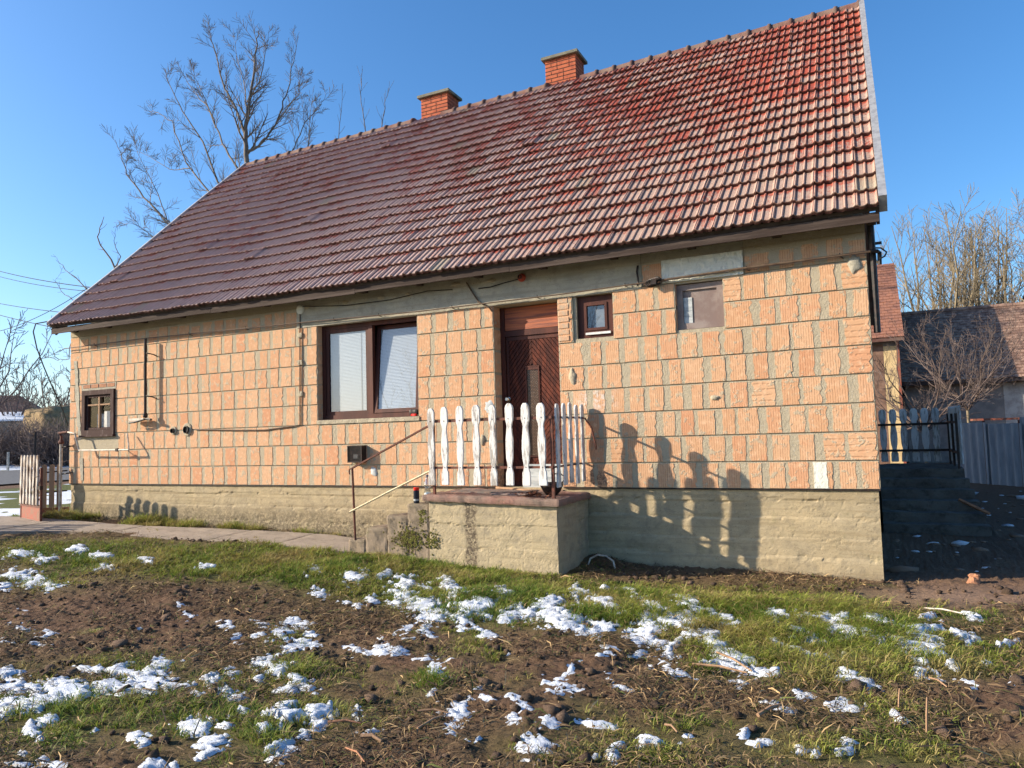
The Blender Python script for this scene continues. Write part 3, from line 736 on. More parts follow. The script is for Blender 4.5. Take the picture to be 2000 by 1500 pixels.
# ------------------------------------------------------------------ chimneys
def chimney(x0, x1, zt, seed):
    rr = random.Random(seed); y0, y1 = 4.34, 4.80; z0 = 7.05
    c = MB(); c.box(x0+0.008, y0+0.008, z0, x1-0.008, y1-0.008, zt)
    ch_ = part('chimney', c, M_CHMORTAR, house)
    n = int(round((zt-z0)/0.078)); hh = (zt-z0)/n
    for k in range(n):
        for side, (L0, L1) in (('f', (x0, x1)), ('r', (y0, y1)), ('l', (y0, y1))):
            x = L0; first = (0.125 if (k+(side != 'f')) % 2 else 0.25); j = 0
            while x < L1-0.01:
                ln = first if j == 0 else (0.25 if j != 1 or k % 3 else 0.125)
                e = min(x+ln, L1)
                if L1-e < 0.05: e = L1
                z = z0+k*hh
                if z+hh > 7.22 and side != 'l':
                    b = MB()
                    if side == 'f': b.bevbox(x+0.006*(x > L0), y0, z+0.008, e-0.007*(e < L1), y0+0.10, z+hh-0.008, 0.003)
                    else: b.box(x1-0.006-0.09, x+0.006*(x > L0)+0.101*(j == 0), z+0.006, x1+0.0005, e-0.006*(e < L1), z+hh-0.006)
                    part('brick', b, M_BRICKS, ch_)
                x = e; j += 1
    cp = MB(); cp.box(x0-0.06, y0-0.06, zt+0.001, x1+0.06, y1+0.06, zt+0.055); cp.box(x0+0.06, y0+0.06, zt+0.055, x1-0.06, y1-0.06, zt+0.09)
    part('chimney_cap', cp, M_CAP, ch_)
    return ch_
chimney(-8.24, -7.59, 7.80, 1); chimney(-5.37, -4.74, 7.89, 2)

# ------------------------------------------------------------------ windows
def frame4(m, x0, z0, x1, z1, t, y0, y1):
    m.box(x0, y0, z0, x0+t, y1, z1); m.box(x1-t, y0, z0, x1, y1, z1); m.box(x0+t+.0005, y0, z0, x1-t-.0005, y1, z0+t); m.box(x0+t+.0005, y0, z1-t, x1-t-.0005, y1, z1)
    return m
wf = MB(); frame4(wf, -7.355, 0.955, -5.60, 2.36, 0.065, 0.10, 0.17); wf.box(-6.50, 0.098, 1.02, -6.43, 0.168, 2.295)
win = part('window', wf, M_WOOD, house)
s1 = frame4(MB(), -7.288, 1.021, -6.502, 2.293, 0.055, 0.112, 0.155); part('sash', s1, M_WOOD, win)
pn = MB(); pn.quad((-7.234, 0.132, 1.075), (-6.556, 0.132, 1.075), (-6.556, 0.132, 2.239), (-7.234, 0.132, 2.239)); part('pane', pn, M_GLASS, win)
# right sash, tilted inwards at the top
T = Matrix.Rotation(-math.radians(5.0), 3, 'X'); PV = (-6, 0.14, 1.03)
def tilt(mb): mb.v = [tuple(T @ (Vector(q)-Vector(PV))+Vector(PV)) for q in mb.v]; return mb
s2 = tilt(frame4(MB(), -6.425, 1.025, -5.665, 2.29, 0.055, 0.105, 0.150)); part('sash', s2, M_WOOD, win)
pn = MB(); pn.quad((-6.371, 0.122, 1.08), (-5.719, 0.122, 1.08), (-5.719, 0.122, 2.236), (-6.371, 0.122, 2.236)); tilt(pn); part('pane', pn, M_GLASS, win)
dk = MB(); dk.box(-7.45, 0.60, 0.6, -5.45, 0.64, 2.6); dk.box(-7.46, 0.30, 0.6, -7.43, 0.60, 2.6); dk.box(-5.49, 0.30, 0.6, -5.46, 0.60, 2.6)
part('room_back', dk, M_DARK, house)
bl = MB()
for i in range(60):
    z = 1.03+i*0.0208; bl.quad((-7.24, 0.140, z), (-6.55, 0.140, z), (-6.55, 0.148, z+0.0206), (-7.24, 0.148, z+0.0206))
b2 = MB()
for i in range(60):
    z = 1.04+i*0.0208; b2.quad((-6.37, 0.132, z), (-5.72, 0.132, z), (-5.72, 0.140, z+0.0206), (-6.37, 0.140, z+0.0206))
tilt(b2); part('blind_slat', bl, M_BLIND, win, kind='stuff'); part('blind_slat', b2, M_BLIND, win, kind='stuff')
cl = MB(); cl.box(-6.66, 0.1365, 1.03, -6.656, 0.139, 2.25); part('blind_cord', cl, M_GAS, win)
sl = rough_panel(-7.37, -5.58, 0.895, 0.952, -0.018, 0.03, 0.008, 61, 12, y2=0.10); part('sill', sl, M_MORTAR, win)
st = MB(); st.box(-7.35, 0.0, 0.952, -5.60, 0.098, 0.956); part('sill_top', st, M_WOOD, win)
# small bathroom window
m = frame4(MB(), -3.255, 1.83, -2.785, 2.345, 0.085, 0.06, 0.12); win2 = part('window', m, M_WOOD, house)
part('sash', frame4(MB(), -3.168, 1.918, -2.872, 2.258, 0.032, 0.05, 0.10), M_WOOD, win2)
pn = MB(); pn.quad((-3.136, 0.075, 1.95), (-2.904, 0.075, 1.95), (-2.904, 0.075, 2.226), (-3.136, 0.075, 2.226)); part('pane', pn, M_GLASS, win2)
pn = MB(); pn.box(-3.138, 0.10, 1.948, -2.902, 0.105, 2.228); part('net_curtain', pn, m_simple('grey_net', (0.16, 0.18, 0.21), (0.22, 0.24, 0.26), 0.9, bump=0), win2)
pn = MB(); pn.box(-3.15, 0.035, 1.865, -2.83, 0.058, 1.892); part('white_strip', pn, M_PLASTW, win2)
dk = MB(); dk.box(-3.30, 0.121, 1.80, -2.76, 0.14, 2.37); part('room_back', dk, M_DARK, house)
pn = MB(); pn.box(-3.30, 0.02, 1.81, -3.256, 0.30, 2.36); part('reveal_strip', pn, M_MORTAR, win2)
# boarded-up window
m = MB(); m.box(-2.015, 0.075, 1.825, -1.48, 0.10, 2.355); win3 = part('window', m, M_GREYBOARD, house, label='small window blocked with a stained grey board')
m = frame4(MB(), -2.012, 1.828, -1.483, 2.352, 0.07, 0.05, 0.074); part('frame', m, M_GREYBOARD, win3)
m = MB(); m.box(-1.94, 0.066, 1.90, -1.84, 0.0745, 2.20); part('grey_pane', m, M_WHITEBOARD, win3)
m = MB(); m.box(-1.93, 0.052, 1.862, -1.60, 0.072, 1.885); part('white_strip', m, M_PLASTW, win3)
dk = MB(); dk.box(-2.05, 0.101, 1.80, -1.45, 0.12, 2.38); part('room_back', dk, M_DARK, house)
# little old window on the left
m = frame4(MB(), -12.76, 0.865, -11.89, 1.66, 0.085, -0.035, 0.06); win4 = part('window', m, M_WOODW, house, label='little weathered window with pale glazing bars')
m = frame4(MB(), -12.67, 0.955, -11.98, 1.57, 0.04, 0.0, 0.05); part('sash', m, M_WOODW, win4)
m = MB(); m.box(-12.325, -0.012, 0.99, -12.295, 0.03, 1.535); m.box(-12.62, -0.008, 1.385, -12.327, 0.028, 1.41); m.box(-12.293, -0.008, 1.385, -12.02, 0.028, 1.41); part('glazing_bar', m, M_TANWOOD, win4)
m = MB(); m.quad((-12.63, 0.030, 0.995), (-12.02, 0.030, 0.995), (-12.02, 0.030, 1.53), (-12.63, 0.030, 1.53)); part('pane', m, m_glass('old_glass', (0.9, 0.9, 0.9), 0.35, 0.0), win4)
m = MB(); m.box(-12.80, 0.40, 0.80, -11.80, 0.43, 1.70); part('room_back', m, M_DARK, house)
m = MB(); m.box(-12.55, 0.12, 0.99, -12.32, 0.14, 1.24); part('paper_bag', m, M_WHITEBOARD, win4)
m = MB(); m.box(-12.29, 0.08, 0.99, -12.03, 0.12, 1.28); part('paper_bag', m, M_PLASTW, win4)
m = MB(); m.box(-12.79, -0.06, 0.83, -11.87, 0.05, 0.864); part('sill', m, M_WOODW, win4)
m = MB()
m = rough_panel(-12.80, -11.86, 1.662, 1.775, -0.008, 0.03, 0.006, 71, 12, y2=0.2); part('lintel', m, M_BEAM, win4)
for i in range(4):
    b = MB(); b.bevbox(-12.75+i*0.22, -0.014, 1.70, -12.55+i*0.22, 0.02, 1.765, 0.004); part('brick', b, M_RUBBLE, win4)
# pier of thin bricks between the door and the small window
pr = MB(); pr.box(-3.498, 0.016, 1.79, -3.302, 0.30, 2.37); pier = part('brick_pier', pr, M_MORTAR, house)
for i in range(7):
    z = 1.80+i*0.079; b = MB(); b.bevbox(-3.50+random.uniform(0, .012), -0.006-random.uniform(0, .008), z+0.007, -3.345+random.uniform(-.012, .008), 0.10, z+0.072, 0.006)
    part('brick', b, M_BRICKP, pier)
# ------------------------------------------------------------------ door
d = MB(); d.box(-4.40, 0.10, -0.05, -4.335, 0.20, 2.345); d.box(-3.53, 0.10, -0.05, -3.502, 0.20, 2.345); d.box(-4.334, 0.10, 1.955, -3.531, 0.20, 2.03)
SH = 0.075
d.v = [(x, y+SH, z) for x, y, z in d.v]
door = part('door', d, M_WOOD, house)
_part = part
def part(name, mb, mat, parent, **k):
    if parent is door: mb.v = [(x, y+SH, z) for x, y, z in mb.v]
    return _part(name, mb, mat, parent, **k)

lf = MB(); lf.box(-4.332, 0.135, 0.0, -3.532, 0.165, 1.953); part('door_leaf', lf, M_WOOD, door)
t_ = MB(); t_.box(-4.33, 0.105, 2.035, -3.532, 0.13, 2.335); part('transom_board', t_, M_TRANSOM, door)
def clip(poly, rect):
    x0, x1, z0, z1 = rect
    for ax, lim, sg in ((0, x0, 1), (0, x1, -1), (1, z0, 1), (1, z1, -1)):
        out = []
        for i in range(len(poly)):
            a, b = poly[i], poly[(i+1) % len(poly)]; da, db = sg*(a[ax]-lim), sg*(b[ax]-lim)
            if da >= 0: out.append(a)
            if (da >= 0) != (db >= 0):
                t = da/(da-db); out.append((a[0]+(b[0]-a[0])*t, a[1]+(b[1]-a[1])*t))
        poly = out
        if len(poly) < 3: return []
    return poly
def area(p): return abs(sum(p[i][0]*p[(i+1) % len(p)][1]-p[(i+1) % len(p)][0]*p[i][1] for i in range(len(p))))/2
mid = -3.96
for rect, sgn in (((-4.325, mid-0.10, 0.98, 1.90), 1), ((mid+0.10, -3.54, 0.98, 1.90), -1), ((mid-0.10, mid-0.002, 1.56, 1.90), 1), ((mid+0.002, mid+0.10, 1.56, 1.90), -1),
                  ((-4.325, mid-0.10, 0.05, 0.978), -1), ((mid+0.10, -3.54, 0.05, 0.978), 1), ((mid-0.10, mid-0.002, 0.05, 0.36), -1), ((mid+0.002, mid+0.10, 0.05, 0.36), 1)):
    w_ = 0.072
    for i in range(-30, 50):
        c0 = i*w_; # line z = sgn*(x-mid)*1.25 + c
        sl_ = 1.25; p = [(-5, sgn*(-5-mid)*sl_+c0+0.008), (-3, sgn*(-3-mid)*sl_+c0+0.008), (-3, sgn*(-3-mid)*sl_+c0+w_-0.004), (-5, sgn*(-5-mid)*sl_+c0+w_-0.004)]
        q = clip(p, rect)
        if q and area(q) > 0.0015:
            b = MB(); b.prism(q, 0.124+random.uniform(0, .002), 0.1345); part('plank', b, M_PLANK, door)
m = MB(); m.box(mid-0.092, 0.126, 0.38, mid+0.075, 0.1343, 1.50); part('door_glass', m, M_DOORGLASS, door)
m = frame4(MB(), mid-0.098, 0.372, mid+0.098, 1.552, 0.016, 0.112, 0.1235); m.box(mid-0.08, 0.115, 1.50, mid+0.08, 0.123, 1.535); part('glass_frame', m, M_WOOD, door)
m = MB(); m.box(-4.325, 0.118, 1.90, -3.54, 0.1345, 1.95); m.box(-4.326, 0.118, 0.002, -4.29, 0.1345, 1.898); part('door_rail', m, M_WOOD, door)
hd = MB(); hd.lathe((-4.305, 0.116, 1.13), [(0.028, 0), (0.028, 0.012), (0.012, 0.014), (0.012, 0.045), (0.028, 0.05), (0.03, 0.065), (0.02, 0.08)], 14, 'y')
hd.box(-4.318, 0.110, 1.045, -4.292, 0.117, 1.075); part('door_handle', hd, M_STEEL, door, smooth=False)
part = _part
th = MB(); th.box(-4.41, -0.02, -0.058, -3.50, 0.30, -0.03); part('threshold', th, M_SLAB, door)
# ================================================================== THINGS ON THE WALL
def roughbox(x0, y0, z0, x1, y1, z1, step, amp, seed, rnd_=0.02, freq=7, bottom=False):
    """box whose faces are finely divided, edges worn round, surface uneven"""
    m = MB(); lo = np.array([x0, y0, z0]); hi = np.array([x1, y1, z1])
    faces = [(0, 1, 2, 1), (0, 1, 2, 0), (1, 2, 0, 1), (1, 2, 0, 0), (2, 0, 1, 1), (2, 0, 1, 0)]
    for a, b, c, top in faces:
        if c == 2 and not top and not bottom: continue
        na = max(1, int((hi[a]-lo[a])/step)); nb = max(1, int((hi[b]-lo[b])/step))
        A, B = np.meshgrid(np.linspace(lo[a], hi[a], na+1), np.linspace(lo[b], hi[b], nb+1))
        P = np.zeros(A.shape+(3,)); P[..., a] = A; P[..., b] = B; P[..., c] = hi[c] if top else lo[c]
        Q = P.reshape(-1, 3)
        inner = np.clip(Q, lo+rnd_, hi-rnd_); d = Q-inner; L = np.linalg.norm(d, axis=1, keepdims=True); L[L == 0] = 1
        nz = (fbm(Q[:, 0]*freq+Q[:, 2]*3, Q[:, 1]*freq+Q[:, 2]*freq, 4, seed)*amp)[:, None]
        Q = inner+d/L*np.minimum(L, rnd_)+d/L*nz
        n = len(m.v); m.v += [tuple(q) for q in Q]
        i = np.arange(na*nb); r = i//na; cc = i % na; s = n+r*(na+1)+cc
        F_ = np.stack([s, s+1, s+na+2, s+na+1], -1)
        if not top: F_ = F_[:, ::-1]
        m.f += [tuple(q) for q in F_.tolist()]
    return m
gp = thing('gas_pipe', 'long thin painted pipe running along the wall under the eaves', 'pipe', (-6.5, -0.05, 2.40))
P = [(-13.24, 2.462), (-11.05, 2.470), (-9.3, 2.445), (-7.6, 2.422), (-5.545, 2.383), (-3.4, 2.390), (-2.17, 2.414)]
part('pipe', MB().tube([(x, -0.055, z) for x, z in P], 0.0085, 6), M_GAS, gp)
part('pipe', MB().tube([(-2.17, -0.06, 2.414), (-1.24, -0.06, 2.440), (0.04, -0.06, 2.457)], 0.014, 8), M_GAS, gp)
for x in (-12.4, -10.0, -8.75, -7.0, -6.2, -5.0, -3.75, -2.6, -1.2, -0.25):
    zz = np.interp(x, [p[0] for p in P]+[0.04], [p[1] for p in P]+[2.457]); part('clamp', MB().tube([(x, -0.052, zz+0.03), (x, -0.052, zz-0.005), (x+0.03, 0.0, zz-0.02)], 0.006, 5), M_BLACK, gp)
knot = MB()
for i in range(5): knot.tube([(-2.29+0.10*math.cos(a)*0.5+i*0.02, -0.07-0.02*math.sin(a*2), 2.395+0.06*math.sin(a)*0.7+0.004*i) for a in np.linspace(0, 5.6, 12)], 0.011, 5)
knot.box(-2.27, -0.10, 2.37, -2.21, -0.04, 2.42)
part('pipe_joint', knot, M_BLACK, gp)
m = MB().tube([(-2.44, -0.03, 2.63), (-2.455, -0.03, 2.56), (-2.44, -0.04, 2.46), (-2.45, -0.035, 2.38)], 0.012, 6); part('bracket', m, M_BLACK, gp)
cd = MB().tube([(-7.665, -0.02, 2.60), (-7.67, -0.022, 2.1), (-7.68, -0.02, 1.5), (-7.685, -0.02, 0.90), (-7.80, -0.02, 0.885), (-8.4, -0.02, 0.84), (-9.0, -0.02, 0.855), (-9.9, -0.02, 0.89)], 0.010, 5)
cable = thing('wall_cable', 'dark cable running down the wall left of the large window and bending left', 'cable', (-7.67, -0.02, 0.90))
part('cable', cd, M_GAS, cable)
for z in (2.24, 1.83, 1.36): part('mortar_dab', roughbox(-7.72, -0.03, z-0.04, -7.63, 0.0, z+0.04, 0.02, 0.01, int(z*10), 0.012, 20), M_MORTAR, cable, smooth=True)
part('junction_box', MB().lathe((-7.66, -0.003, 2.63), [(0.07, 0), (0.075, 0.02), (0.06, 0.035)], 14, 'y'), M_FOAM, cable, smooth=False)
solo('eaves_cable', MB().tube([(-7.6, -0.03, 2.665), (-6.8, -0.03, 2.60), (-6.0, -0.03, 2.60), (-5.4, -0.03, 2.655), (-5.0, -0.03, 2.63)], 0.006, 5), M_WIRE, 'thin cable sagging from the round junction box across the concrete beam', 'cable')
solo('doorway_cable', MB().tube([(-4.78, -0.03, 2.70), (-4.72, -0.03, 2.60), (-4.60, -0.035, 2.42), (-4.45, -0.03, 2.33), (-4.42, 0.0, 2.28)], 0.011, 5), M_GAS, 'short brown cable dropping from the beam into the top left corner of the doorway', 'cable')
bp = thing('downpipe_stub', 'black upright pipe with a pale bracket on the wall right of the little window', 'pipe', (-10.95, -0.12, 1.1))
part('pipe', MB().tube([(-10.96, -0.12, 2.45), (-10.955, -0.12, 1.16)], 0.022, 8), M_BLACK, bp)
for z in (2.20, 1.48): part('clamp', MB().tube([(-10.955, -0.12, z), (-10.90, -0.13, z), (-10.84, -0.06, z-0.02), (-10.82, 0, z-0.05)], 0.010, 5), M_BLACK, bp)
m = MB().box(-11.36, -0.13, 1.075, -10.99, -0.06, 1.115); part('bracket', m, M_PIPEW, bp)
m = MB().lathe((-10.955, -0.12, 1.12), [(0.03, 0), (0.04, 0.02), (0.04, 0.06), (0.025, 0.08)], 10); m.tube([(-10.98, -0.12, 1.09), (-11.2, -0.14, 1.05), (-11.34, -0.13, 1.045)], 0.018, 6); m.tube([(-10.95, -0.12, 1.10), (-10.80, -0.13, 1.08)], 0.022, 6); part('valve', m, M_BLACK, bp)
for x, z, r, la in ((-10.41, 0.885, 0.042, 'smaller of two dark pipe ends sticking out of the wall'), (-10.09, 0.893, 0.062, 'larger of two dark pipe ends, set in a ring of mortar')):
    t = thing('pipe_end', la, 'pipe end', (x, -0.01, z), 'dark pipe ends low on the wall')
    part('collar', MB().lathe((x, -0.004, z), [(r*1.7, 0), (r*1.75, 0.008), (r*1.5, 0.016)], 14, 'y'), M_MORTAR, t)
    part('pipe', MB().lathe((x, -0.012, z), [(r, 0), (r, 0.035), (r*0.85, 0.036), (r*0.85, 0.01)], 14, 'y'), M_BLACK, t)
wp = thing('water_pipe', 'pale horizontal water pipe low on the wall below the little window', 'pipe', (-12.0, -0.15, 0.58))
part('pipe', MB().tube([(-13.0, -0.12, 0.93), (-12.78, -0.14, 0.90), (-12.64, -0.15, 0.60), (-11.98, -0.15, 0.592), (-11.32, -0.15, 0.59)], 0.016, 7), M_PIPEW, wp)
part('pipe', MB().tube([(-11.32, -0.15, 0.59), (-11.34, -0.14, 0.66), (-11.46, -0.08, 0.87)], 0.013, 6), M_PIPEW, wp)
part('clamp', MB().lathe((-11.62, -0.128, 0.592), [(0.03, 0), (0.03, 0.045)], 10, 'y').tube([(-11.62, -0.13, 0.59), (-11.60, 0.0, 0.60)], 0.01, 5), M_BLACK, wp)
cp = thing('corner_pipe', 'pinkish upright pipe standing at the left corner of the house', 'pipe', (-13.2, -0.12, -0.55))
part('pipe', MB().tube([(-13.19, -0.12, 0.78), (-13.19, -0.13, -0.56)], 0.026, 8), M_PIPEW, cp)
part('tap', MB().tube([(-13.19, -0.12, 0.78), (-13.19, -0.12, 0.86), (-13.24, -0.13, 0.92), (-13.02, -0.12, 0.935)], 0.022, 7).lathe((-13.19, -0.12, 0.72), [(0.035, 0), (0.05, 0.03), (0.03, 0.08)], 8), M_RUST, cp)
for z in (0.66, 0.18): part('clamp', MB().tube([(-13.19, -0.12, z), (-13.08, -0.10, z+0.01), (-13.04, 0.0, z+0.02)], 0.012, 5), M_BLACK, cp)
vb = thing('wall_vent', 'dark square vent hood with a grille on the wall below the large window', 'vent', (-6.6, -0.06, 0.33))
m = MB().box(-6.735, -0.115, 0.335, -6.722, 0, 0.575).box(-6.498, -0.115, 0.335, -6.485, 0, 0.575).box(-6.7215, -0.115, 0.562, -6.4985, 0, 0.575).box(-6.7215, -0.115, 0.335, -6.4985, 0, 0.348); part('frame', m, M_BLACK, vb)
m = MB().box(-6.7215, -0.04, 0.3485, -6.4985, -0.03, 0.5615); part('back_plate', m, M_NAVY, vb)
m = MB()
for i in range(12): m.box(-6.715+i*0.0185, -0.105, 0.349, -6.710+i*0.0185, -0.101, 0.561)
for i in range(12): m.box(-6.7215, -0.109, 0.354+i*0.0175, -6.4985, -0.1055, 0.358+i*0.0175)
part('grille', m, M_BLACK, vb, kind='stuff')
m = MB().box(-6.65, -0.09, 0.39, -6.58, -0.0405, 0.45); part('flap', m, M_WHITEBOARD, vb)
lamp = thing('lamp_socket', 'small round red lamp socket on the beam above the door', 'lamp', (-3.967, -0.03, 2.669))
part('base', MB().lathe((-3.967, -0.012, 2.669), [(0.05, 0), (0.055, 0.02), (0.04, 0.05), (0.036, 0.07)], 16, 'y'), M_LAMP, lamp)
part('socket', MB().lathe((-3.967, -0.07, 2.669), [(0.026, 0), (0.026, 0.03), (0.018, 0.031), (0.016, 0.01)], 14, 'y'), M_BLACK, lamp)
solo('lamp_cable', MB().tube([(-4.02, -0.03, 2.655), (-4.2, -0.03, 2.635), (-4.42, -0.03, 2.60), (-4.6, -0.03, 2.60)], 0.007, 5), M_WIRE, 'short dark cable leading left from the red lamp socket', 'cable')
pole = thing('corner_conduit', 'dark conduit with a looped cable at the top right corner of the house', 'pipe', (0.055, 0.05, 1.6))
part('conduit', MB().tube([(0.055, 0.04, 2.79), (0.06, 0.04, 2.4), (0.06, 0.05, 1.62)], 0.034, 8), M_BLACK, pole)
part('elbow', MB().tube([(0.04, -0.06, 2.457), (0.10, -0.04, 2.457), (0.125, 0.03, 2.45), (0.12, 0.04, 2.33)], 0.022, 7), M_BLACK, pole)
part('cable', MB().tube([(0.09, 0.0, 2.50), (0.14, -0.01, 2.49), (0.19, -0.01, 2.44), (0.17, -0.01, 2.40), (0.12, 0.0, 2.38)], 0.009, 6).box(0.09, -0.01, 2.535, 0.15, 0.02, 2.56), M_WIRE, pole)
tt = thing('hand_torch', 'small black and red torch lying on the right end of the large window sill', 'torch', (-5.66, 0.03, 0.957))
part('body', roughbox(-5.76, 0.0, 0.975, -5.62, 0.06, 1.05, 0.02, 0.01, 4, 0.02, 30), M_BLACK, tt, smooth=True)
part('cap', roughbox(-5.72, -0.02, 0.957, -5.63, 0.03, 0.99, 0.02, 0.01, 5, 0.012, 30), M_RED, tt, smooth=True)

# ================================================================== PORCH, STEPS, RAILINGS
porch = thing('porch', 'concrete porch block in front of the brown door with a reddish top slab', 'porch', (-4.0, -0.5, -0.85))
def porch_rough(m, seed):
    return m
def holes(X, Z):
    d = np.zeros_like(X)
    for z0, a in ((-0.36, 0.008), (-0.62, -0.006)):
        zz = z0+fbm(X*2.1, X*0+z0, 2, 5)*0.03; d = d+a*sstep(zz+0.01, zz-0.01, Z); d = d+sstep(0.1, 0.5, fbm(X*14, Z*24, 3, 41))*np.exp(-((Z-zz)/0.02)**2)*0.010
    return d+sstep(0.30, 0.55, fbm(X*30, Z*30, 3, 78))*0.003
fr = rough_panel(-4.83, -3.185, -0.95, -0.085, -0.985, 0.018, 0.006, 33, 9, holes, y2=-0.4); part('front_wall', fr, M_PORCH, porch)
side = rough_panel(0.0, 0.975, -1.0, -0.085, 0, 0.025, 0.008, 34, 8, holes, y2=0.3); side.v = [(-3.184-y, x-0.978, z) for x, y, z in side.v]; part('side_wall', side, M_PORCH, porch)
sb = roughbox(-4.90, -1.035, -0.115, -3.135, -0.005, -0.035, 0.025, 0.014, 8, 0.02, 9)
sb.v = [(x, y, z+0.022*(-(x+3.9))) for x, y, z in sb.v]; part('top_slab', sb, M_SLAB, porch)
def ztop(x): return -0.035-0.022*(x+3.9)
for i, (a, b, z) in enumerate(((-5.155, -4.835, -0.130), (-5.475, -5.150, -0.285), (-5.80, -5.470, -0.440), (-6.085, -5.795, -0.590))):
    part('step', roughbox(a, -0.965+0.01*i, -1.0, b, -0.02, z, 0.03, 0.022, 50+i, 0.025, 8), M_STEP, porch)
# dark run-off streak: its own crust of weathered cement
mm = MB(); rr = random.Random(3)
mo = bpy.data.objects
moss = MB()
for i in range(620):
    if i < 430: x = random.gauss(-5.13, 0.10); z = random.gauss(-0.55, 0.075)
    elif i < 510: x = random.gauss(-4.93, 0.035); z = random.gauss(-0.27, 0.06)
    else: x = random.gauss(-4.80, 0.06); z = random.gauss(-0.56, 0.05)
    if x > -4.66 or z > -0.20 or z < -0.76 or (z > -0.33 and x < -5.14) or (z > -0.48 and x < -5.46): continue
    yb = -0.975 if x < -4.83 else -0.99
    s = random.uniform(0.005, 0.015); n = len(moss.v)
    for k in range(7): moss.v.append((x+s*math.cos(k*.9)*random.uniform(.7, 1.3), yb, z+s*math.sin(k*.9)*random.uniform(.7, 1.3)))
    moss.v.append((x, yb-s*0.45, z+s*0.2)); moss.f += [(n+k, n+(k+1) % 7, n+7) for k in range(7)]
mo_ = solo('moss', moss, M_MOSS, 'green moss growing on the side of the porch steps', 'moss', kind='stuff', smooth=False)

PK = [(0.0, .80), (0.0, .95), (.03, 1.0), (.15, 1.0), (.19, .62), (.23, .52), (.28, .60), (.38, .86), (.52, .96), (.62, .90), (.70, .60), (.745, .50), (.79, .72), (.84, 1.0), (.93, .98), (.975, .78), (1.0, .40)]
def picket_pts(seed):
    """outline of a turned-looking flat picket: list of (half width, z) from foot to head"""
    rr = random.Random(seed)
    prof = [(0, .86), (.02, .92), (.155, .90), (.19, .70), (.225, .52), (.27, .62), (.33, .80), (.45, .90), (.55, .90), (.64, .72), (.715, .56), (.755, .70), (.80, .96), (.94, .97), (.972, .80), (1.0, .38)]
    return [(w*(1+rr.uniform(-.05, .05)), z) for z, w in prof]
def picket_mesh(seed, hw=0.050, H=0.92, t=0.022):
    p = picket_pts(seed); poly = [(hw*w, z*H) for w, z in p]+[(-hw*w, z*H) for w, z in reversed(p)]
    m = MB(); N = len(poly)
    # front chamfered
    m.v = [(x, t, z) for x, z in poly]+[(x, 0.004, z) for x, z in poly]+[(x*0.90, 0.0, 0.004+z*0.991) for x, z in poly]
    m.f = [tuple(range(N))[::1], tuple(2*N+i for i in reversed(range(N)))]
    for r in range(2):
        for i in range(N): j = (i+1) % N; m.f.append((r*N+i, (r+1)*N+i, (r+1)*N+j, r*N+j))
    return m
PM = [picket_mesh(i).mesh('picket') for i in range(5)]
for me in PM: me.materials.append(M_PAINT)
def put_picket(parent, loc, rz, k, tiltx=0.0, tilty=0.0, sc=(1, 1, 1), mat=None):
    o = bpy.data.objects.new('picket', PM[k % 5]); COL.objects.link(o); o.parent = parent
    o.location = Vector(loc)-WO[parent]; o.rotation_euler = (tiltx, tilty, rz); o.scale = sc
    if mat is not None:
        o.material_slots[0].link = 'OBJECT'; o.material_slots[0].material = mat
    return o
rail = thing('porch_railing', 'porch railing of white peeling shaped pickets on rusty iron rails', 'railing', (-4.0, -0.95, -0.04))
for i, x in enumerate((-4.785, -4.597, -4.386, -4.166, -3.950, -3.746, -3.539, -3.337)):
    put_picket(rail, (x, -0.985, 0.092+0.004*(i % 2)), 0, i, 0, random.uniform(-.012, .012), (random.uniform(.95, 1.06), 1, 1+random.uniform(-.008, .012)))
for i, y in enumerate((-0.86, -0.66, -0.47, -0.27, -0.08)):
    put_picket(rail, (-3.185, y, 0.07+0.012*(i % 3)), math.pi/2, i+2, 0, 0, (1, 1, 1.01))
m = MB()
for i, x in enumerate((-4.785, -4.597, -4.386, -4.166, -3.950, -3.746, -3.539, -3.337)):
    for z in (0.85, 0.30): m.lathe((x, -0.984, z), [(0.006, 0), (0.006, 0.004), (0.003, 0.006)], 6, 'y')
part('nail', m, M_BLACK, rail, kind='stuff')
part('post', MB().box(-4.795, -0.945, ztop(-4.8)-0.01, -4.765, -0.915, 0.865), M_RUST, rail)
part('post', MB().box(-3.250, -0.950, ztop(-3.2)-0.01, -3.218, -0.918, 0.868), M_RUST, rail)
part('rail', MB().box(-4.82, -0.9625, 0.835, -3.22, -0.9505, 0.865), M_RUST, rail)
part('rail', MB().box(-4.82, -0.9625, 0.285, -3.22, -0.9505, 0.312), M_RUST, rail)
part('rail', MB().box(-3.215, -0.95, 0.838, -3.205, -0.03, 0.862), M_RUST, rail)
part('rail', MB().box(-3.215, -0.95, 0.288, -3.205, -0.003, 0.310), M_RUST, rail)
part('hook', MB().tube([(-3.21, -0.12, 0.85), (-3.15, -0.10, 0.84), (-3.08, -0.07, 0.72), (-3.05, -0.05, 0.55), (-3.04, -0.04, 0.46)], 0.012, 6), M_RUST, rail)
sr = thing('stair_handrail', 'rusty iron handrail sloping down beside the porch steps', 'handrail', (-5.97, -0.95, -0.59))
part('post', MB().tube([(-5.97, -0.93, -0.60), (-5.995, -0.94, 0.30)], 0.014, 8), M_RUST, sr)
R_ = Matrix.Rotation(-math.atan2(0.52, 1.20), 3, 'Y')
hb = MB().box(-6.01, -0.960, 0.288, -4.70, -0.925, 0.306, R_, (-6.0, -0.94, 0.296)); part('handrail', hb, M_RUST, sr)
part('bracket', MB().tube([(-6.0, -0.945, 0.30), (-6.04, -0.945, 0.28), (-6.035, -0.945, 0.22)], 0.010, 5), M_RUST, sr)
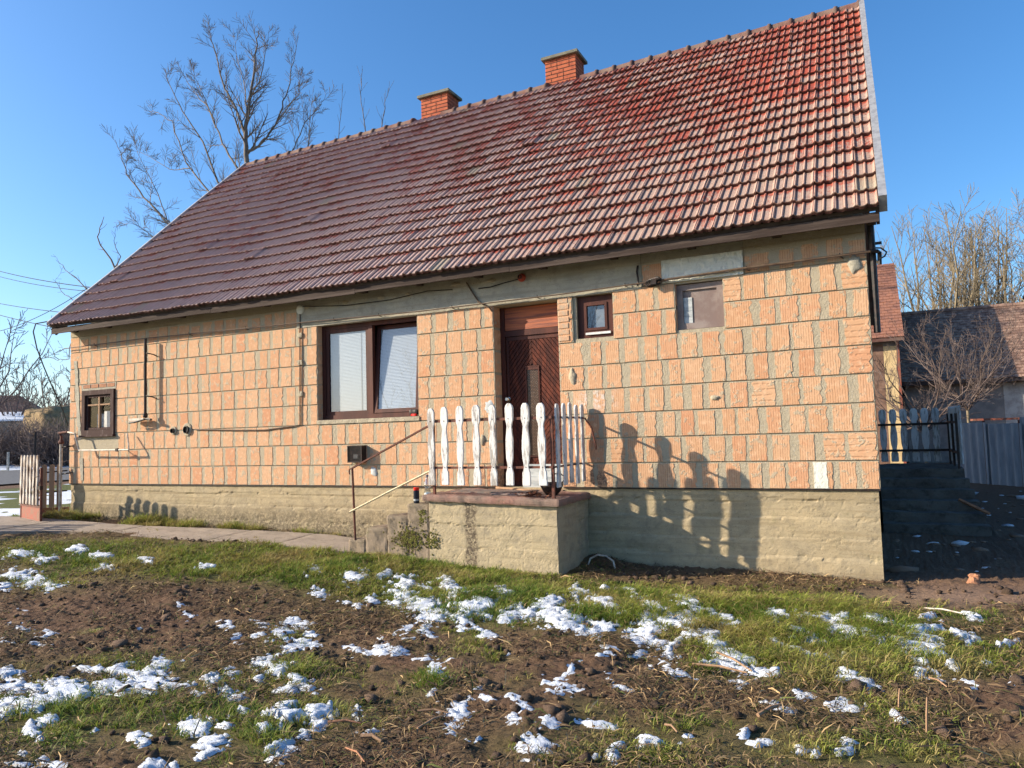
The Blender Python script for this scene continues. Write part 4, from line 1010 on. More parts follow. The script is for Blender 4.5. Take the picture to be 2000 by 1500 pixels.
solo('measuring_stick', MB().tube([(-6.03, -0.955, -0.25), (-5.4, -0.955, 0.02), (-4.79, -0.95, 0.275)], 0.013, 6), m_simple('pale_stick', (0.72, 0.60, 0.40), (0.55, 0.42, 0.25), 0.8, 25, 0.002, 60), 'pale peeled stick tied slanting across the stair handrail post', 'stick')
can = thing('spray_can', 'dark spray can with a red cap standing on the top step', 'spray can', (-5.06, -0.90, -0.128))
part('body', MB().lathe((-5.06, -0.90, -0.128), [(0.033, 0), (0.036, 0.004), (0.036, 0.150), (0.030, 0.158)], 18), M_NAVY, can, smooth=False)
part('label', MB().lathe((-5.06, -0.90, -0.10), [(0.0364, 0), (0.0364, 0.022)], 18), M_WHITEBOARD, can)
part('cap', MB().lathe((-5.06, -0.90, 0.026), [(0.034, 0), (0.036, 0.006), (0.036, 0.030), (0.030, 0.036)], 18), M_RED, can)
bo = thing('plastic_bottle', 'clear plastic bottle with a pale blue label next to the spray can', 'bottle', (-4.925, -0.86, -0.128))
part('body', MB().lathe((-4.925, -0.86, -0.127), [(0.036, 0), (0.042, 0.01), (0.040, 0.07), (0.043, 0.12), (0.034, 0.155), (0.043, 0.19), (0.040, 0.24), (0.018, 0.30), (0.015, 0.315)], 20), M_BOTTLE, bo, smooth=True)
part('label', MB().lathe((-4.925, -0.86, -0.060), [(0.0425, 0), (0.0425, 0.055)], 20), m_simple('pale_blue_label', (0.62, 0.72, 0.78), (0.75, 0.78, 0.8), 0.5, bump=0), bo)
part('cap', MB().lathe((-4.925, -0.86, 0.188), [(0.017, 0), (0.017, 0.022), (0.014, 0.024)], 14), m_simple('grey_cap', (0.10, 0.11, 0.16), None, 0.5, bump=0), bo)
ft = thing('leaning_board', 'whitewashed board standing against the foot of the brown door', 'board', (-3.78, 0.03, -0.03))
part('board', MB().box(-4.06, 0.025, -0.03, -3.515, 0.045, 0.125), M_WHITEBOARD, ft); part('board', MB().box(-4.04, 0.055, -0.03, -3.525, 0.075, 0.285), M_WHITEBOARD, ft)
pt = thing('black_pot', 'dark round pot behind the right porch picket', 'pot', (-3.42, -0.55, -0.04))
part('bowl', MB().lathe((-3.42, -0.55, -0.045), [(0.06, 0), (0.10, 0.04), (0.13, 0.10), (0.135, 0.14), (0.12, 0.145), (0.10, 0.05)], 20), M_BLACK, pt, smooth=True)
part('handle', MB().tube([(-3.30, -0.55, 0.09), (-3.24, -0.55, 0.15), (-3.30, -0.55, 0.20), (-3.42, -0.55, 0.20)], 0.008, 6), M_BLACK, pt)
solo('door_mat', roughbox(-4.75, -0.62, -0.030, -3.72, -0.22, -0.008, 0.04, 0.012, 90, 0.008, 9), M_MAT, 'flat worn mat lying on the porch in front of the door', 'mat')
solo('floor_rag', roughbox(-4.1, -0.80, -0.032, -3.62, -0.66, -0.012, 0.03, 0.012, 91, 0.008, 12), M_GREYBOARD, 'small crumpled rag near the front edge of the porch', 'rag')
solo('wooden_stick', MB().tube([(-4.35, -0.15, 0.0), (-4.0, -0.30, -0.005), (-3.7, -0.42, -0.012)], [0.02, 0.018, 0.012], 7), M_TANWOOD, 'short pale wooden stick lying on the porch by the door', 'stick')
lv = MB()
for i in range(70):
    a = random.gauss(-3.50, 0.12); b = random.gauss(-0.84, 0.06); z = ztop(a)+random.uniform(0.005, 0.06); s = random.uniform(0.015, 0.04); q = random.random()*6.28
    if b < -1.0: continue
    e = Vector((math.cos(q), math.sin(q), random.uniform(-.6, .6)))*s; g = Vector((-math.sin(q), math.cos(q), random.uniform(-.6, .6)))*s*0.5; c = Vector((a, b, z))
    lv.quad(c-e, c-g+Vector((0, 0, .004)), c+e, c+g)
solo('dry_leaf_pile', lv, m_simple('dry_leaf', (0.16, 0.06, 0.03), (0.10, 0.04, 0.025), 0.7, bump=0), 'small heap of dry brown leaves on the right corner of the porch slab', 'leaves', kind='stuff')

# ================================================================== GROUND
_gx = np.array([-400, -60, -45, -36, -22, -15, -12.9, -9.7, -7.2, -6.1, -4.9, -3.2, -2.3, 0, 6, 400.])
_RY = 0
_gz = np.array([0.4, 0.3, 0.05, -0.35, -0.62, -0.56, -0.55, -0.63, -0.70, -0.76, -0.80, -0.87, -0.925, -0.925, -0.93, -0.95])
def zg0(x, y):
    x = np.asarray(x, float); y = np.asarray(y, float)
    w = np.interp(x, _gx, _gz); l = np.interp(x, [-60, -22, -16, -10, -4, 400], [0.3, -0.62, -0.74, -0.88, -0.93, -0.93])
    t = sstep(-1.2, -4.5, y)*np.where(x > -20, 1, 1)
    return w*(1-t)+l*t+0.20*sstep(6.5, 9.5, y)*sstep(-1, 0.5, x)*sstep(60, 20, x)
def bumps(x, y): return fbm(x*0.9, y*0.9, 3, 101)*0.05+fbm(x*3.2, y*3.2, 3, 111)*0.030
def mound(x, y):
    # low rise of turf on the right and a hump of dug earth in the middle
    return 0.05*np.exp(-(((x+0.6)/1.6)**2+((y+1.75)/0.55)**2))+0.05*np.exp(-(((x+3.2)/0.7)**2+((y+2.2)/0.35)**2))+0.07*np.exp(-(((x+3.1)/0.35)**2+((y+0.12)/0.22)**2))+0.03*np.exp(-(((x+1.9)/0.9)**2+((y+0.05)/0.12)**2))
def zg(x, y):
    near = sstep(-22, -14, x)*sstep(9, 3, np.abs(y))
    return zg0(x, y)+(bumps(x, y)*(0.35+0.65*sstep(-0.1, -1.2, y))+mound(x, y))*near
def path_t(x): return np.interp(x, [-16, -12, -11.2, -10.1, -9.2, -8.2, -7, -6], [-.60, -.62, -.68, -.58, -.40, -.23, -.12, -.10])
def path_f(x): return np.interp(x, [-16, -12.4, -11.2, -10.35, -9.3, -8.1, -6.04], [-2.5, -2.05, -1.40, -1.29, -1.24, -1.12, -1.0])
def on_path(x, y, m=0.0): return (x < -6.05) & (x > -17) & (y > path_f(x)-m) & (y < path_t(x)+m)
SN = [tuple(map(float, r.split(','))) for r in """40,1081,45,9,0
87,1095,25,8,0
153,1075,22,8,0
200,1089,30,5,0
204,1108,30,8,0
288,1098,36,6,0
403,1109,24,7,0
30,1122,45,12,0
62,1133,48,20,0
95,1144,30,8,0
116,1144,14,7,0
8,1146,26,9,0
46,1193,22,12,0
38,1225,38,11,0
89,1242,30,14,0
66,1258,26,10,0
12,1258,24,8,0
356,1187,12,10,0
363,1204,18,8,0
270,1225,16,5,0
15,1318,50,20,0
18,1340,64,28,0
184,1307,60,18,0
228,1310,48,22,0
312,1294,40,26,0
294,1313,50,15,0
135,1350,115,28,0
101,1365,60,18,0
116,1331,66,16,0
70,1345,60,16,0
245,1343,115,28,0
294,1334,60,26,0
340,1337,64,14,0
12,1376,34,20,0
43,1374,34,24,0
74,1371,28,26,0
6,1390,22,12,0
100,1408,26,14,0
66,1426,25,22,0
187,1428,12,8,0
273,1445,26,25,0
379,1423,62,28,-.1
408,1451,62,40,0
396,1472,22,18,0
454,1313,28,12,0
417,1328,36,18,0
440,1345,24,26,0
462,1358,40,16,0
400,1353,16,7,0
457,1416,22,10,0
481,1390,18,8,0
445,1218,22,10,0
460,1248,20,16,0
104,1497,40,12,0
52,1472,14,8,0
40,1498,40,8,0
300,1497,85,20,0
618,1115,26,12,0
690,1129,34,20,0
759,1120,32,14,0
793,1140,30,18,0
873,1132,26,14,0
886,1153,34,20,0
831,1150,12,8,0
626,1158,36,12,.15
681,1178,30,9,.3
724,1175,20,7,0
773,1181,30,12,0
788,1164,60,16,0
831,1184,74,26,0
847,1206,78,22,0
929,1190,78,34,0
902,1218,36,16,0
957,1182,42,14,0
988,1163,34,16,0
998,1206,24,22,0
578,1215,52,26,0
557,1236,28,16,.3
577,1259,68,26,0
512,1215,26,10,0
518,1235,20,10,0
503,1242,16,8,0
604,1242,20,12,0
531,1281,26,14,0
515,1298,46,20,0
563,1296,32,14,0
544,1314,38,24,0
508,1325,24,12,0
581,1328,38,16,0
560,1348,22,14,0
598,1337,14,7,0
613,1353,12,10,0
560,1397,55,30,0
612,1413,40,28,0
635,1390,42,22,0
517,1425,32,16,0
586,1437,26,12,0
557,1463,42,30,-.3
540,1482,28,22,0
701,1391,26,16,0
724,1431,32,8,0
690,1272,18,10,0
739,1275,46,10,0
745,1261,24,12,.3
785,1273,36,12,0
802,1225,38,14,-.3
791,1238,22,12,0
839,1236,28,16,.5
954,1242,34,9,.3
851,1308,36,36,0
868,1313,26,12,.3
825,1290,24,7,0
988,1275,12,8,0
899,1391,54,46,0
874,1417,22,26,0
949,1365,16,10,0
939,1345,10,10,0
843,1356,10,6,0
925,1439,14,10,0
1131,1159,24,18,.3
1075,1180,46,28,0
1024,1195,52,14,.15
1099,1209,98,36,0
1120,1228,52,14,0
1171,1220,52,14,0
1163,1236,30,12,0
1192,1231,30,10,0
1187,1185,54,22,.45
1123,1177,16,8,0
1235,1159,28,12,.4
1187,1151,18,6,0
1277,1191,58,14,.15
1339,1175,42,14,.2
1373,1196,64,18,.3
1416,1212,56,22,.4
1339,1207,42,32,0
1309,1212,24,14,.3
1269,1217,48,36,.2
1256,1241,52,14,0
1283,1255,42,9,.2
1304,1273,28,26,0
1243,1255,28,18,.6
1245,1279,26,16,0
1261,1277,16,8,.3
1200,1264,36,14,.3
1184,1284,18,7,0
1181,1275,8,6,0
1387,1241,40,36,.3
1400,1265,50,28,.6
1429,1284,56,14,.4
1381,1297,26,8,0
1413,1300,64,8,.15
1437,1308,34,9,0
1283,1297,34,18,.2
1320,1312,60,11,.25
1445,1332,14,12,.5
1331,1252,20,8,0
1352,1244,18,9,0
1096,1340,50,34,.1
1107,1308,20,14,0
1093,1317,14,10,0
1069,1353,16,12,0
1123,1345,26,10,0
1016,1375,42,28,.3
1006,1404,24,30,0
1136,1287,10,10,0
1077,1412,58,24,0
1157,1415,62,12,.15
1048,1452,66,48,0
1256,1445,38,18,0
1197,1465,14,10,0
1200,1481,18,14,0
1151,1476,12,8,0
1208,1343,16,18,.6
1464,1431,16,12,.3
1490,1449,14,8,0
1344,1439,22,8,0
1480,1310,36,8,.3
1368,1327,6,6,0
1508,1201,62,11,0
1568,1205,36,12,.25
1555,1232,80,20,.62
1524,1260,60,12,.4
1553,1273,44,14,.4
1577,1284,16,8,0
1609,1293,30,6,.25
1625,1223,76,26,.55
1640,1241,52,16,.3
1640,1207,34,12,.2
1665,1231,54,12,.35
1703,1252,32,9,.2
1727,1245,18,7,.3
1719,1217,76,14,.35
1780,1231,64,11,.1
1807,1249,56,18,.45
1825,1230,42,8,0
1865,1238,42,13,.45
1767,1257,44,14,.2
1812,1271,62,13,.4
1895,1203,26,7,.3
1815,1207,16,6,0
1801,1300,48,9,.6
1822,1315,16,7,.5
1789,1313,20,7,0
1860,1300,34,8,.55
1881,1335,32,6,.3
1967,1252,34,6,0
1985,1332,36,7,.2
1937,1297,16,6,0
1660,1321,58,14,.45
1692,1337,60,12,.35
1649,1327,42,8,.3
1561,1356,36,18,.3
1511,1369,24,8,0
1532,1384,26,8,0
1628,1376,36,10,0
1655,1380,46,13,.3
1745,1395,26,10,.4
1593,1471,20,12,0
1564,1465,12,9,0
1665,1452,22,8,0
1652,1471,24,5,0
1663,1281,14,5,0
1889,1257,12,8,0
1503,1313,26,8,0""".split()]
SN = np.array(SN)
GR = np.array([(60,1080,140,22,.8),(250,1085,230,34,1.0),(420,1105,160,26,.8),(560,1080,60,22,1.2),(640,1110,170,36,1.0),(800,1095,200,34,1.1),(960,1110,150,34,1.1),(880,1160,180,32,.9),(60,1140,110,20,.6),(700,1150,120,26,.5),
 (1050,1170,120,30,.9),(1200,1180,170,34,1.0),(1350,1190,170,40,1.05),(1520,1210,140,46,1.2),(1650,1215,120,40,1.1),(1760,1245,150,34,1.0),(1480,1250,160,40,.8),(1600,1280,220,34,.8),(1880,1205,110,16,.7),(1940,1270,90,30,.6),(1820,1290,190,34,.7),(1100,1205,120,26,.7),(930,1200,110,26,.8),
 (280,1300,90,24,.6),(120,1345,190,40,.5),(60,1420,140,60,.5),(250,1400,260,34,.45),(420,1330,110,28,.45),(560,1300,90,40,.45),(570,1240,60,40,.45),(600,1400,130,36,.6),(430,1440,190,50,.5),(520,1460,40,30,.7),(660,1390,90,26,.45),(820,1360,80,24,.3),(840,1325,20,14,.6),
 (1290,1450,150,50,.45),(1150,1470,170,40,.35),(1560,1430,120,40,.45),(1700,1450,90,40,.5),(1360,1410,90,24,.45),(1550,1480,160,30,.6),(1790,1480,60,24,.5),(1000,1450,110,36,.3),(1640,1380,110,20,.25),(1480,1330,200,18,.35),(90,1290,80,10,.2),(440,1225,40,16,.4),(1700,1330,120,20,.35),(1960,1130,14,6,.4),(1530,1110,30,6,.5),(1740,1140,30,7,.5),(1380,1110,28,7,.4)], float)
def ell_max(U, V, E, soft):
    """greatest 1-d over the ellipses (photo-plane numbers of what lies on the ground)"""
    out = np.full(U.shape, -9.0)
    for e in E:
        cx, cy, w, h, sl = e
        dx = (U-cx)/(w/2+soft); dy = (V-cy-sl*(U-cx))/(h/2+soft*0.5)
        m = (np.abs(dx) < 2.2) & (np.abs(dy) < 2.2)
        if m.any(): out[m] = np.maximum(out[m], 1-np.sqrt(dx[m]**2+dy[m]**2))
    return out
def green(x, y):
    P_ = np.stack([x, y, zg(x, y)], -1).reshape(-1, 3); u, v, w = project(P_); u = u.reshape(x.shape); v = v.reshape(x.shape); w = w.reshape(x.shape)
    g = np.zeros(x.shape)
    for cx, cy, rx, ry, a in GR: g = g+a*np.exp(-(((u-cx)/rx)**2+((v-cy)/ry)**2)*0.9)
    # outside the picture the same patchy turf goes on
    outside = (w < 0.3) | (u < -60) | (u > 2060) | (v > 1540)
    g = np.where(outside, 0.45+0.5*fbm(x*0.8, y*0.8, 3, 55), g)
    g = g+np.clip(fbm(x*1.9, y*1.9, 3, 77)*1.3-0.12, 0, 0.5)*(v > 1230)*(u > -100)
    g = np.where((y > -0.05) & (x > -13.3) & (x < 40), 0.0, g)
    left = (x < -13.4) & (y > -2.5); g = np.where(left, 0.9, g)
    strip = (x > -13.1) & (x < -6.9) & (y > path_t(x)) & (y < -0.03); g = np.where(strip, 1.0*(fbm(x*1.5, y*0, 2, 8) > -0.25), g)
    pathm = on_path(x, y, -0.01); g = np.where(pathm, 0.0, g)
    road = (x < -24) & (x > -34); g = np.where(road, 0.0, g)
    return g+0.0, u, v, w
def axis(a, b, st, lo, hi, gr=1.17):
    core = [a]
    while core[-1] < b: core.append(core[-1]+(st(core[-1]) if callable(st) else st))
    L_ = [core[0]]; s = core[1]-core[0]
    while L_[-1] > lo: s *= gr; L_.append(L_[-1]-s)
    H_ = [core[-1]]; s = core[-1]-core[-2]
    while H_[-1] < hi: s *= gr; H_.append(H_[-1]+s)
    return np.array(L_[:0:-1]+core+H_[1:])
ax_ = axis(-9.0, 1.4, 0.019, -420, 420, 1.035); ay_ = axis(-6.4, 0.15, lambda y: 0.011+0.0030*(y+6.4), -420, 420, 1.09)
GX, GY = np.meshgrid(ax_, ay_)
g, U_, V_, W_ = green(GX, GY)
GZ = zg(GX, GY)
nearm = sstep(-20, -12, GX)*sstep(-9, -7, GY)*sstep(14, 1.5, GY)*sstep(8, 3, GX)
clod = np.abs(fbm(GX*9, GY*9, 4, 201, 0.65))*0.030+np.abs(fbm(GX*24, GY*24, 3, 211, 0.7))*0.034
rid = np.clip(fbm(GX*4, GY*14, 3, 221), 0, 1)*0.03
soilness = 1-np.clip(g*1.2, 0, 0.65)
smooth_dirt = np.exp(-(((U_-1850)/260)**2+((V_-1165)/22)**2))
pathf = sstep(-5.95, -6.2, GX)*sstep(path_f(GX)-0.10, path_f(GX)+0.02, GY)*sstep(0.2, 0.0, GY)*sstep(-17.5, -16.5, GX)
soilness = soilness*(1-0.93*pathf)
GZf = GZ-0.03*pathf+(clod+rid)*nearm*soilness*(1-0.75*smooth_dirt)-0.012*nearm
def surf(x, y):     # final ground height for what stands on it, sampled from the same formula
    x = np.asarray(x, float); y = np.asarray(y, float)
    return zg(x, y)
q = np.clip(fbm(GX*2.3, GY*2.3, 4, 301)*0.5+0.5, 0, 1)
soil = np.stack([0.098+0.055*q, 0.060+0.034*q, 0.040+0.020*q], -1)
lightd = np.array([0.26, 0.175, 0.125]); soil = soil*(1-smooth_dirt[..., None]*0.8)+lightd*smooth_dirt[..., None]*0.8
tan_ = np.clip(fbm(GX*6, GY*6, 4, 311)*1.4-0.1, 0, 1)[..., None]; soil = soil*(1-0.35*tan_)+np.array([0.17, 0.12, 0.07])*0.35*tan_
gc = np.array([0.10, 0.105, 0.032]); gw = np.clip(g*0.9, 0, 0.8)[..., None]
farm = (1-sstep(-40, -14, GX))[..., None]; colr = soil*(1-gw)+gc*gw
colr = np.where((GX < -13.4)[..., None] & (GX > -24)[..., None], np.array([0.09, 0.10, 0.035]), colr)
ny_, nx_ = GX.shape
idx = np.arange((ny_-1)*(nx_-1)); r_ = idx//(nx_-1); c_ = idx % (nx_-1); a_ = r_*nx_+c_
quads = np.stack([a_, a_+1, a_+nx_+1, a_+nx_], -1)
me = fast_mesh('ground', np.stack([GX, GY, GZf], -1).reshape(-1, 3), quads.ravel(), 4, M_SOIL, colr.reshape(-1, 3), True)
ground = link('ground', me, None); ground['kind'] = 'structure'
# ---- snow: a raised shell over the same grid
wu = fbm(GX*7, GY*9, 3, 441)*26; wv = fbm(GX*7+40, GY*9, 3, 442)*12
sm = ell_max(U_+wu, V_+wv, SN, 5.0)*0.95+fbm(GX*10, GY*16, 4, 401, 0.65)*0.85+fbm(GX*38, GY*48, 2, 402)*0.62
extra = ((U_ < -40) | (U_ > 2040) | (V_ > 1530)) & (GX > -13) & (GX < 3) & (GY < -0.6) & (GY > -8)
sm = np.where(extra, np.clip(fbm(GX*0.9, GY*0.9, 3, 411)*2.2-0.85, -1, 1)+fbm(GX*9, GY*9, 4, 412)*0.5, sm)
sm = sm-0.29+0.20*np.clip(g, 0, 1)
verge = (GX < -13.6) & (GY > -6) & (GY < 25)
vs = np.where(GX < -34, fbm(GX*0.15, GY*0.6, 4, 421)*2+0.55, np.where(GX > -24, fbm(GX*0.7, GY*0.9, 4, 422)*2.4-0.25, -1))
sm = np.where(verge & (GX > -60), vs, sm)
sm = np.where((GX > -13.5) & ((GY > -0.05) | ((GY > path_f(GX)-0.05) & (GX < -6.0))), -1, sm)
th = np.clip(sm, -0.3, 1.0)
SZ = GZf*0.62+(GZ+0.004)*0.38+(0.005+0.016*np.clip(g, 0, 1)+0.022*np.clip(g-0.6, 0, 0.5))*sstep(-0.02, 0.25, th)+0.010*np.clip(fbm(GX*30, GY*30, 3, 431), -1, 1)
SZ = np.where(sm > 0.0, np.maximum(SZ, GZf+0.001+0.009*np.clip(sm*1.6, 0, 1)), GZf-0.006)
fm = (sm.ravel()[quads] > 0).any(1)
qs = quads[fm]; used, inv = np.unique(qs.ravel(), return_inverse=True)
SV = np.stack([GX, GY, SZ], -1).reshape(-1, 3)[used]
me = fast_mesh('snow', SV, inv, 4, M_SNOW, None, True)
so = link('snow', me, None); so['kind'] = 'stuff'; so['label'] = 'thin melting snow patches scattered over the soil and grass'
# ---- grass
def blades(name, cx, cy, ln, lean_a, lean, wd, colb, colt, mat, zoff=0.0, segs=2):
    n = len(cx); z = surf(cx, cy)+zoff
    B = np.stack([cx, cy, z], -1); L = np.stack([np.cos(lean_a), np.sin(lean_a), np.zeros(n)], -1)
    S = np.stack([-np.sin(lean_a+RNG.normal(0, .8, n)), np.cos(lean_a), np.zeros(n)], -1)*wd[:, None]
    up = np.array([0, 0, 1.0]); a = lean[:, None]; l = ln[:, None]
    M1 = B+l*0.5*(up*np.cos(a*0.6)+L*np.sin(a*0.6)); T_ = M1+l*0.5*(up*np.cos(a*1.45)+L*np.sin(a*1.45))
    T_[:, 2] = np.maximum(T_[:, 2], z+0.008)
    V = np.stack([B-S, B+S, M1+S*0.8, M1-S*0.8, T_], 1).reshape(-1, 3)
    k = np.arange(n)*5
    Q = np.stack([k, k+1, k+2, k, k+2, k+3, k+3, k+2, k+4], -1)
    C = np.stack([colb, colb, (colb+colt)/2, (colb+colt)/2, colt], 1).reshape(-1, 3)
    me = fast_mesh(name, V, Q.ravel(), 3, mat, C); return link(name, me, None)
# tuft centres over the view and a margin
N0 = 68000
tx = RNG.uniform(-14.0, 4.0, N0); ty = RNG.uniform(-6.8, 0.05, N0)
tg, tu, tv, tw = green(tx, ty)
keep_view = (tu > -250) & (tu < 2900) & (tv < 1700) & (tw > 0.5)
pr_ = np.clip(tg*0.68-0.06+0.75*fbm(tx*2.5, ty*2.5, 3, 501)*np.clip(tg*3, 0, 1), 0.012, 1)
tsn = ell_max(tu, tv, SN, 2.0)
pr_ = np.where(tsn > 0.10, pr_*0.20, pr_)
ks = keep_view & (RNG.random(N0) < pr_)
porchm = (tx > -6.2) & (tx < -3.1) & (ty > -1.02); ks &= ~porchm
tx, ty, tg, tu, tv, tw = tx[ks], ty[ks], tg[ks], tu[ks], tv[ks], tw[ks]
nb = RNG.integers(9, 26, len(tx)); nb = (nb*np.clip(tg, 0.25, 1.2)).astype(int)+2
nb = np.where((tw > 9) & (ty < -1.0), nb//2+1, nb)
rep = np.repeat(np.arange(len(tx)), nb); n = len(rep)
rad = RNG.uniform(0.015, 0.055, len(tx))[rep]; an = RNG.uniform(0, 6.283, n); rr2 = np.sqrt(RNG.random(n))*rad
bx_ = tx[rep]+np.cos(an)*rr2; by_ = ty[rep]+np.sin(an)*rr2
tall = (0.6+0.65*np.clip(tg, 0, 1.2)+1.1*np.clip(fbm(tx*2.6, ty*2.6, 3, 511), -0.4, 1))[rep]
bl_ = np.clip(RNG.normal(0.046, 0.014, n), 0.015, 0.1)*tall
# turf on the right lies combed over towards the lower right
comb = np.exp(-(((tu-1560)/330)**2+((tv-1220)/60)**2))[rep]
inst = ((ty > path_t(tx)) & (tx < -6.9) & (ty < 0) & (tx > -13.1))[rep]; bl_ = bl_*(1+1.1*inst)
la = np.where(RNG.random(n) < comb*0.8, -0.75+RNG.normal(0, .45, n), an+RNG.normal(0, .5, n))
ll = np.clip(RNG.normal(1.0, 0.26, n)+comb*0.25, 0.15, 1.35); bl_ = bl_*(1+comb*0.9)
hue = np.clip(RNG.random(n)*0.25+(0.30*RNG.random(len(tx)))[rep]+0.75*(fbm(bx_*2.0, by_*2.0, 3, 521)+0.35)+RNG.normal(0, .10, n), 0, 1)
gA = np.array([0.10, 0.19, 0.028]); gB = np.array([0.33, 0.37, 0.065]); gC = np.array([0.44, 0.34, 0.14])
sparse = np.clip(1-tg*1.3, 0, 1)[rep]; hue = np.where(inst, hue*0.6+0.45, hue); hue = np.clip(hue+sparse*0.22, 0, 1)
c1 = gA+(gB-gA)*np.clip(hue*1.4, 0, 1)[:, None]; c1 = c1+(gC-c1)*np.clip((hue-0.66)*2.6, 0, 1)[:, None]
deadm = RNG.random(n) < (0.16+0.25*sparse); c1[deadm] = gC*RNG.uniform(.6, 1.1, (deadm.sum(), 1))
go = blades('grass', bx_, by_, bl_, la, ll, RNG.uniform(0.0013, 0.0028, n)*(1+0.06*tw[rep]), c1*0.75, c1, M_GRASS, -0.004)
go['kind'] = 'stuff'; go['label'] = 'patchy green and yellowish winter grass'
print('grass blades', n)
# ---- bits of dry stalk and trampled leaves on the soil
N1 = 460000
lx = RNG.uniform(-13.0, 3.6, N1); ly = RNG.uniform(-6.8, 0.0, N1); lg, lu, lv_, lw = green(lx, ly)
k_ = (lu > -150) & (lu < 2800) & (lv_ < 1620) & (lw > .5) & (RNG.random(N1) < np.clip(0.75-0.30*lg, 0.2, 1)*np.clip(0.60+1.6*fbm(lx*1.6, ly*1.6, 3, 601), 0.08, 1)*np.clip(7.5/lw-0.3, 0.25, 1)) & ~((lx > -6.2) & (lx < -3.1) & (ly > -1.02))
k_ &= ~on_path(lx, ly) & (np.exp(-(((lu-1850)/260)**2+((lv_-1165)/22)**2)) < 0.4)
k_ &= (ell_max(lu, lv_, SN, 2) < 0.15)
lx, ly, lu, lv_, lw = lx[k_], ly[k_], lu[k_], lv_[k_], lw[k_]; n = len(lx)
a = RNG.uniform(0, 6.283, n); ln = RNG.gamma(2.2, 0.0115, n)+0.008; wd2 = RNG.uniform(0.0010, 0.0030, n)*(1+ln*7)
z = surf(lx, ly)+RNG.uniform(0.006, 0.030, n); dz = RNG.normal(0, 0.28, n)*ln
D = np.stack([np.cos(a)*ln, np.sin(a)*ln, dz], -1); S = np.stack([-np.sin(a)*wd2, np.cos(a)*wd2, RNG.normal(0, .4, n)*wd2], -1); C0 = np.stack([lx, ly, z], -1)
mid_ = C0+np.stack([np.zeros(n), np.zeros(n), RNG.uniform(0.002, 0.35, n)*ln], -1)+S*RNG.normal(0, 2, (n, 1))
V = np.stack([C0-D-S*.6, C0-D+S*.6, mid_+S, mid_-S, C0+D], 1).reshape(-1, 3); kk = np.arange(n)*5
Q = np.stack([kk, kk+1, kk+2, kk, kk+2, kk+3, kk+3, kk+2, kk+4], -1)
tt_ = RNG.random(n)[:, None]; cl_ = np.array([0.075, 0.048, 0.030])*(1-tt_)+np.array([0.22, 0.145, 0.075])*tt_
br = RNG.random(n) < 0.13; cl_[br] = np.array([0.46, 0.31, 0.15])*RNG.uniform(.7, 1.1, (br.sum(), 1))
grn = RNG.random(n) < 0.13; cl_[grn] = np.array([0.10, 0.115, 0.03])*RNG.uniform(.7, 1.2, (grn.sum(), 1))
me = fast_mesh('dry_litter', V, Q.ravel(), 3, M_LITTER, np.repeat(cl_, 5, 0)); o = link('dry_litter', me, None); o['kind'] = 'stuff'; o['label'] = 'dry stalks and trampled leaves littering the soil'
print('litter', n)
# ---- clods
n = 4200; cx_ = RNG.uniform(-9, 1.9, n); cy_ = RNG.uniform(-6.5, 0.0, n); cg, cu, cv, cw = green(cx_, cy_)
k_ = (cu > -100) & (cu < 2100) & (cv < 1600) & (cw > .5) & (cg < 0.55) & ~((cx_ > -6.2) & (cx_ < -3.1) & (cy_ > -1.05)) & ~on_path(cx_, cy_, 0.03); cx_, cy_ = cx_[k_], cy_[k_]; n = len(cx_)
t_ = (1+5**.5)/2; ico = np.array([(-1, t_, 0), (1, t_, 0), (-1, -t_, 0), (1, -t_, 0), (0, -1, t_), (0, 1, t_), (0, -1, -t_), (0, 1, -t_), (t_, 0, -1), (t_, 0, 1), (-t_, 0, -1), (-t_, 0, 1)])/1.9
icf = np.array([(0, 11, 5), (0, 5, 1), (0, 1, 7), (0, 7, 10), (0, 10, 11), (1, 5, 9), (5, 11, 4), (11, 10, 2), (10, 7, 6), (7, 1, 8), (3, 9, 4), (3, 4, 2), (3, 2, 6), (3, 6, 8), (3, 8, 9), (4, 9, 5), (2, 4, 11), (6, 2, 10), (8, 6, 7), (9, 8, 1)])
sz = RNG.gamma(1.6, 0.0065, n)+0.004
V = ico[None]*(1+RNG.normal(0, .22, (n, 12, 1)))*sz[:, None, None]*np.array([1.2, 1.2, 0.8])+np.stack([cx_, cy_, surf(cx_, cy_)+0.008], -1)[:, None]
Q = icf[None]+(np.arange(n)*12)[:, None, None]
cc_ = np.array([0.105, 0.072, 0.052])*RNG.uniform(.6, 1.35, (n, 1)); me = fast_mesh('soil_clods', V.reshape(-1, 3), Q.ravel(), 3, M_SOIL, np.repeat(cc_, 12, 0))
o = link('soil_clods', me, None); o['kind'] = 'stuff'; o['label'] = 'crumbs and clods of dark soil'
n = 170; cx_ = RNG.uniform(0.1, 2.6, n); cy_ = RNG.uniform(0.3, 9.0, n); k_ = ~((cx_ < 1.45) & (cy_ > 3.3)); cx_, cy_ = cx_[k_], cy_[k_]; n = len(cx_)
sz = RNG.gamma(1.6, 0.014, n)+0.008
V = ico[None]*(1+RNG.normal(0, .25, (n, 12, 1)))*sz[:, None, None]*np.array([1.5, 1.0, 0.5])+np.stack([cx_, cy_, surf(cx_, cy_)+0.012], -1)[:, None]
Q = icf[None]+(np.arange(n)*12)[:, None, None]; cc_ = np.where(RNG.random((n, 1)) < .45, np.array([[0.50, 0.52, 0.56]]), np.array([[0.20, 0.13, 0.09]]))
me = fast_mesh('rubble', V.reshape(-1, 3), Q.ravel(), 3, M_LITTER, np.repeat(cc_, 12, 0)); o = link('rubble', me, None); o['kind'] = 'stuff'; o['label'] = 'small rubble and frozen scraps in the shaded yard right of the house'
